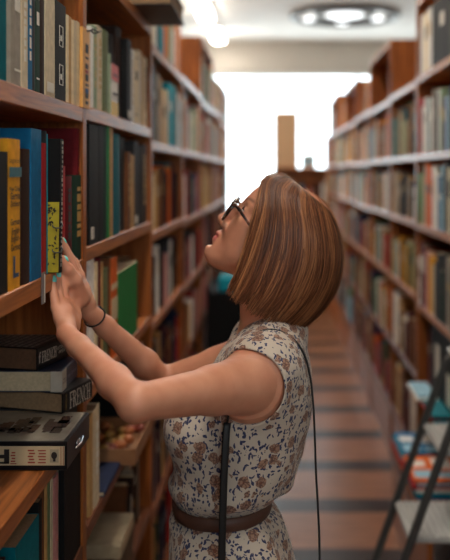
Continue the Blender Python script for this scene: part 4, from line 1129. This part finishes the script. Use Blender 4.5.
def folds(x, y, z):
    w1 = .0022*np.sin(55*y+6*np.sin(9*z)+18*x)*np.clip((1.2-z)/.3, 0, 1)
    w2 = .0018*np.sin(70*x+40*y+25*z)
    w3 = .0035*np.sin(60*y+30*x+2*np.sin(30*x))*np.exp(-((z-.975)/.035)**2)
    w4 = .003*np.sin(60*y+35*x)*np.exp(-((z-.89)/.04)**2)
    return -(w1+w2+w3+w4)
g = Field((-.24, 1.28, .60), (.14, 1.72, 1.33), .0022)
g.loft(CL, 1.5, 0, 0, 2.3, folds)
for sy in (-1, 1):
    g.ell((-.135, 1.5+sy*.062, 1.09), (.060, .066, .064), .03)
    g.cone((.012, 1.5, 1.258), (-.018, 1.5+sy*.118, 1.212), .046, .052, .03)
    g.cone((-.018, 1.5+sy*.118, 1.212), (-.03, 1.5+sy*.140, 1.185), .050, .048, .03)
    g.cone((-.077, 1.5+sy*.085, .80), (-.085, 1.5+sy*.088, .63), .096, .094, .03)
# armholes
for S, E in ((LS, LE), (RS, RE)):
    S = Vector(S); E = Vector(E); d = (E-S).normalized()
    g.cone(S+d*.0+Vector((0, -.012 if S.y < 1.5 else .012, 0)), S+d*.12, .0625, .060, .004, 's')
    g.cone(S+Vector((0, -.045 if S.y < 1.5 else .045, .004)), S+Vector((-.04, -.11 if S.y < 1.5 else .11, .0)), .060, .075, .006, 's')
# neckline
g.cone((.0, 1.5, 1.20), (-.010, 1.5, 1.40), .0625, .0625, .004, 's')
g.cone((-.10, 1.5, 1.30), (-.045, 1.5, 1.262), .05, .045, .01, 's')
blouse, _ = g.mesh('floral_romper', fl, body, 1)
del g
# waistband
m = MB(); pts = []
N_ = 60
def sect(z, grow, N=60):
    z_ = sorted(CL); zz = [r_[0] for r_ in z_]; a = np.interp(z, zz, [r_[1] for r_ in z_]); b_ = np.interp(z, zz, [r_[2] for r_ in z_]); w_ = np.interp(z, zz, [r_[3] for r_ in z_])
    cx = (a+b_)/2; ra_ = (b_-a)/2+grow; rb_ = w_+grow; out = []
    for i in range(N):
        t = 2*PI*i/N; c_, s2 = math.cos(t), math.sin(t)
        out.append(Vector((cx+ra_*math.copysign(abs(c_)**(2/2.3), c_), 1.5+rb_*math.copysign(abs(s2)**(2/2.3), s2), z)))
    return out
lv = [(.928, .003), (.9295, .0065), (.940, .0075), (.9505, .0065), (.952, .003)]
V_ = []; F_ = []
for z_, gr in lv:
    for p in sect(.940, gr): V_.append((p.x, p.y, z_))
for r_ in range(4):
    for i in range(60): F_.append((r_*60+i, r_*60+(i+1) % 60, (r_+1)*60+(i+1) % 60, (r_+1)*60+i))
meshobj('waistband', V_, F_, mat('brown_leather_belt', (88, 56, 44), .55, .12), body, smooth=True)
# shoes
sh_m = mat('tan_suede', (120, 84, 60), .8)
for sy in (-1, 1):
    cy_ = 1.5+sy*.083
    s3 = Field((-.27, cy_-.06, -.004), (.0, cy_+.06, .10), .003)
    s3.cone((-.05, cy_, .042), (-.20, cy_+sy*.006, .028), .038, .029, .01); s3.cone((-.05, cy_, .05), (-.07, cy_, .075), .036, .036, .01)
    s3.F = np.maximum(s3.F, -(s3.lo[2]+s3.h*np.arange(s3.n[2])[None, None, :]-.001).astype(np.float32))
    s3.mesh('shoe', sh_m, body, 1)

# ------------------------------------------------------------------ hair
hm = bpy.data.materials.new('auburn_hair'); hm.use_nodes = True
nt = hm.node_tree; n = nt.nodes; l = nt.links; b = n['Principled BSDF']
a_ = n.new('ShaderNodeAttribute'); a_.attribute_name = 'tone'
rp = n.new('ShaderNodeValToRGB'); rp.color_ramp.elements[0].color = (*lin((38, 21, 14)), 1); rp.color_ramp.elements[1].color = (*lin((206, 142, 92)), 1)
e_ = rp.color_ramp.elements.new(.5); e_.color = (*lin((116, 68, 42)), 1)
l.new(a_.outputs['Fac'], rp.inputs['Fac']); l.new(rp.outputs['Color'], b.inputs['Base Color'])
b.inputs['Roughness'].default_value = .4; b.inputs['Specular IOR Level'].default_value = .4
# levels: z, theta0, x_front, x_back, half width
LV = [(.092, 8, .060, -.056, .042), (.070, 18, .077, -.094, .070), (.035, 40, .066, -.126, .085), (-.005, 55, .050, -.147, .090), (-.05, 62, .034, -.154, .092), (-.09, 66, .022, -.149, .091), (-.122, 68, .014, -.137, .086)]
def hair_pt(level, u, s_, inset=0):
    z, t0, xf, xb, w_ = level
    t0 = math.radians(t0); a = (xf-xb)/(math.cos(t0)+1); cx = xb+a; th = t0+(PI-t0)*u
    a -= inset; w_ -= inset
    return (cx+a*math.cos(th), s_*w_*math.sin(th)**.9 if math.sin(th) > 0 else 0, z)
# under-volume: lofted shell both sides
V_ = []; F_ = []; T_ = []
nu, nvl = 40, 26
for s_ in (-1, 1):
    b0 = len(V_)
    for iu in range(nu+1):
        u = iu/nu
        top = (.045-.077*u, 0, .095-.008*u*u)
        ctrl = [top]+[hair_pt(L_, u, s_, .006) for L_ in LV]
        for p in curve_pts(ctrl, nvl+1): V_.append(hw(p)); T_.append(.12)
    for iu in range(nu):
        for iv in range(nvl):
            a = b0+iu*(nvl+1)+iv; F_.append((a, a+1, a+nvl+2, a+nvl+1) if s_ > 0 else (a+nvl+1, a+nvl+2, a+1, a))
# strands
rh = random.Random(17)
for s_, N in ((1, 1500), (-1, 900)):
    for q in range(N):
        u = rh.random()**.9; u = min(max(u, 0), 1)
        lock = math.sin(u*29)*.4+math.sin(u*71+1)*.35; tone = .40+.26*lock+rh.uniform(-.26, .32)
        up = rh.uniform(-.02, .02)
        x_ = .052-.084*u+rh.uniform(-.006, .006)
        ctrl = [(x_, s_*rh.uniform(-.002, .006), .098-.008*u*u+rh.uniform(-.001, .001))]
        off = rh.uniform(-.004, .0035); ph = rh.uniform(0, 6)
        drift = rh.uniform(-.03, .03)
        for j, L_ in enumerate(LV):
            uu = min(max(u+drift*j/6+.012*math.sin(ph+j), 0), 1)
            p = hair_pt(L_, uu, s_, -off*(.5+.1*j)-.0015*math.sin(u*60+j*.3))
            ctrl.append(p)
        e_p = Vector(ctrl[-1]); e_p.z += rh.uniform(-.010, .010)-.008*abs(math.sin(u*17)); e_p.x += rh.uniform(-.003, .003)
        ctrl[-1] = e_p
        P_ = curve_pts(ctrl, 20); w0 = rh.uniform(.0007, .0015)
        b0 = len(V_)
        for i, p in enumerate(P_):
            pv = hw(p); t = i/19
            rad = w0*(1 if t < .85 else (1-t)/.15*.8+.2)
            nrm = (pv-hw((-.03, 0, -.02))).normalized()
            tan = (hw(P_[min(i+1, 19)])-hw(P_[max(i-1, 0)])).normalized(); sd = tan.cross(nrm).normalized()
            V_ += [pv-sd*rad, pv+nrm*rad*.6, pv+sd*rad]; T_ += [tone+.1*(t-.5)]*3
        for i in range(19):
            a = b0+i*3; F_ += [(a, a+1, a+4, a+3), (a+1, a+2, a+5, a+4)]
# a few flyaway hairs
for q in range(60):
    u = rh.random(); s_ = rh.choice((-1, 1))
    ctrl = [(.05-.09*u, s_*.004, .102)]+[hair_pt(L_, min(max(u+rh.uniform(-.04, .04), 0), 1), s_, -rh.uniform(.004, .009)) for L_ in LV]
    P_ = curve_pts(ctrl, 20); b0 = len(V_)
    for p in P_:
        pv = hw(p); V_ += [pv, pv+Vector((.0004, -.0002, .0003)), pv+Vector((0, -.0004, .0003))]; T_ += [.7]*3
    for i in range(19):
        a = b0+i*3; F_ += [(a, a+1, a+4, a+3), (a+1, a+2, a+5, a+4)]
hair = meshobj('hair', V_, F_, hm, body, smooth=True)
at_ = hair.data.attributes.new('tone', 'FLOAT', 'POINT'); at_.data.foreach_set('value', T_)

# ------------------------------------------------------------------ glasses, bracelet, bag
gt = bpy.data.materials.new('tortoiseshell'); gt.use_nodes = True
n = gt.node_tree.nodes; l = gt.node_tree.links; b = n['Principled BSDF']
tc = n.new('ShaderNodeTexCoord'); no = n.new('ShaderNodeTexNoise'); no.inputs['Scale'].default_value = 160; l.new(tc.outputs['Object'], no.inputs['Vector'])
rp = n.new('ShaderNodeValToRGB'); rp.color_ramp.elements[0].position = .5; rp.color_ramp.elements[0].color = (*lin((26, 18, 16)), 1); rp.color_ramp.elements[1].position = .68; rp.color_ramp.elements[1].color = (*lin((120, 66, 40)), 1)
l.new(no.outputs['Fac'], rp.inputs['Fac']); l.new(rp.outputs['Color'], b.inputs['Base Color']); b.inputs['Roughness'].default_value = .15; b.inputs['Coat Weight'].default_value = .5
lens = bpy.data.materials.new('lens_glass'); lens.use_nodes = True; nn = lens.node_tree.nodes; ll = lens.node_tree.links; nn.clear()
out = nn.new('ShaderNodeOutputMaterial'); mxs = nn.new('ShaderNodeMixShader'); tr_ = nn.new('ShaderNodeBsdfTransparent'); gl = nn.new('ShaderNodeBsdfGlossy')
gl.inputs['Roughness'].default_value = .03; mxs.inputs[0].default_value = .08; tr_.inputs['Color'].default_value = (.95, .96, .96, 1)
ll.new(tr_.outputs[0], mxs.inputs[1]); ll.new(gl.outputs[0], mxs.inputs[2]); ll.new(mxs.outputs[0], out.inputs[0])
gr = thing('eyeglasses', hw((.0, 0, 0)), 'dark tortoiseshell eyeglasses worn by the woman', 'glasses')
def gl_(p): return hw((p[0]-.004, p[1], p[2]-.004))-gr.location
for s_ in (-1, 1):
    pts = []
    for i in range(28):
        a = 2*PI*i/28; cx, cz = math.cos(a), math.sin(a)
        w_ = .0265*math.copysign(abs(cx)**.8, cx); h2 = (.0215 if cz > 0 else .0225)*math.copysign(abs(cz)**.8, cz)
        pts.append(gl_((.1015-.006*((w_+.0265)/.053)**1*0-.10*(w_+.026)*.6+.20*h2*0, s_*(.0345+w_), -.009+h2)))
    m = MB(); rr2 = [.0026+.0016*max(0, math.sin(2*PI*i/28)) for i in range(28)]
    m.tube(pts, rr2, 8, closed=True); m.build('rim', gt, gr, smooth=True)
    c0 = sum(pts, Vector())/len(pts)
    meshobj('lens', pts+[c0], [(i, (i+1) % 28, 28) for i in range(28)], lens, gr)
    m = MB(); m.tube([gl_(p) for p in ((.0975, s_*.062, .006), (.090, s_*.0665, .004), (.07, s_*.069, -.003), (.05, s_*.071, -.010), (.01, s_*.076, -.018), (-.02, s_*.077, -.030), (-.03, s_*.076, -.045))], [.0034, .0032, .0026, .0024, .0022, .0022, .0022], 8)
    m.build('temple', gt, gr, smooth=True)
m = MB(); m.tube([gl_(p) for p in ((.1025, -.009, -.001), (.104, 0, .0015), (.1025, .009, -.001))], .0022, 8); m.build('bridge', gt, gr, smooth=True)

d = (RE-RW).normalized(); a = Vector((0, 0, 1)); a = (a-d*a.dot(d)).normalized(); b2 = d.cross(a); cb = RW.lerp(RE, .07)
m = MB(); m.tube([cb+(a*math.cos(t)+b2*math.sin(t))*.0205+d*.004*math.sin(t) for t in [2*PI*k_/28 for k_ in range(28)]], .0016, 8, closed=True)
m.tube([cb+a*.0205+d*-.003, cb+a*.0218, cb+a*.0205+d*.003], .0024, 6)
o = m.build('bracelet', mat('black_cord', (18, 17, 18), .6), None, smooth=True)
tag(o, 'thin black cord bracelet around the farther wrist of the woman', 'bracelet')

lea = mat('black_strap_leather', (22, 21, 22), .5, .08)
bag = thing('shoulder_bag', (.0, 1.31, .62), 'black shoulder bag with a thin strap hanging from the near shoulder', 'bag')
path = curve_pts([(-.085, 1.315, .74), (-.084, 1.320, .86), (-.081, 1.325, 1.0), (-.078, 1.330, 1.08), (-.074, 1.338, 1.135), (-.060, 1.352, 1.20), (-.034, 1.385, 1.262), (-.002, 1.400, 1.2745), (.030, 1.405, 1.262), (.054, 1.405, 1.235), (.067, 1.405, 1.19), (.073, 1.40, 1.13), (.077, 1.395, 1.02), (.082, 1.38, .90), (.078, 1.34, .74)], 90)
N1 = 42
m = MB(); m.tube([p-bag.location for p in path[:26]], 0, 8, flat=(.0125, .003, (1, .2, 0))); m.build('front_strap', lea, bag, smooth=True)
m = MB(); m.tube([p-bag.location for p in path[25:]], 0, 8, flat=(.0055, .0035, (0.5, 1, 0))); m.build('back_strap', lea, bag, smooth=True)
MB().box((-.10, -.04, -.02), (.095, .02, .12), bev=.012).build('bag_body', lea, bag)
MB().box((-.10, -.046, .04), (.095, -.0405, .122), bev=.003).build('flap', lea, bag)
m = MB(); m.tube([(-.085, .005, .112), (-.085, .005, .13)], .008, 8); m.build('buckle', steel, bag)

# ------------------------------------------------------------------ light, world, camera
w = bpy.data.worlds.new('world'); bpy.context.scene.world = w; w.use_nodes = True
bg = w.node_tree.nodes['Background']; bg.inputs['Color'].default_value = (.86, .96, 1, 1); bg.inputs['Strength'].default_value = 5
def area(name, loc, rot, sx, sy, power, col=(1, 1, 1), portal=False):
    la = bpy.data.lights.new(name, 'AREA'); la.shape = 'RECTANGLE'; la.size = sx; la.size_y = sy; la.energy = power; la.color = col
    if portal: la.cycles.is_portal = True
    o = bpy.data.objects.new(name, la); o.location = loc; o.rotation_euler = rot; link(o); return o
area('window_portal', ((wx0+wx1)/2, Y1+.16, (wz0+wz1)/2), (math.radians(-90), 0, 0), wx1-wx0, wz1-wz0, 1, portal=True)

area('window_portal', ((fx0+fx1)/2, Y0-.12, (fz0+fz1)/2), (math.radians(90), 0, 0), fx1-fx0, fz1-fz0, 1, portal=True)  # portal for the window added as front fill
sc = bpy.context.scene
cd = bpy.data.cameras.new('camera'); cam = bpy.data.objects.new('camera', cd); link(cam)
cam.location = (0, 0, 1.55); cam.rotation_euler = (math.radians(90), 0, 0)
cd.sensor_fit = 'HORIZONTAL'; cd.sensor_width = 28.125; cd.lens = 50
cd.shift_x = -47/450; cd.shift_y = -108/450
cd.dof.use_dof = True; cd.dof.focus_distance = 1.36; cd.dof.aperture_fstop = 2.5
cd.clip_start = .05; cd.clip_end = 60
sc.camera = cam
sc.view_settings.view_transform = 'Standard'; sc.view_settings.look = 'None'; sc.view_settings.gamma = 1; sc.view_settings.exposure = .32
sc.view_settings.use_curve_mapping = False
sc.cycles.use_denoising = True
sc.cycles.max_bounces = 8; sc.cycles.diffuse_bounces = 5; sc.cycles.sample_clamp_indirect = 6
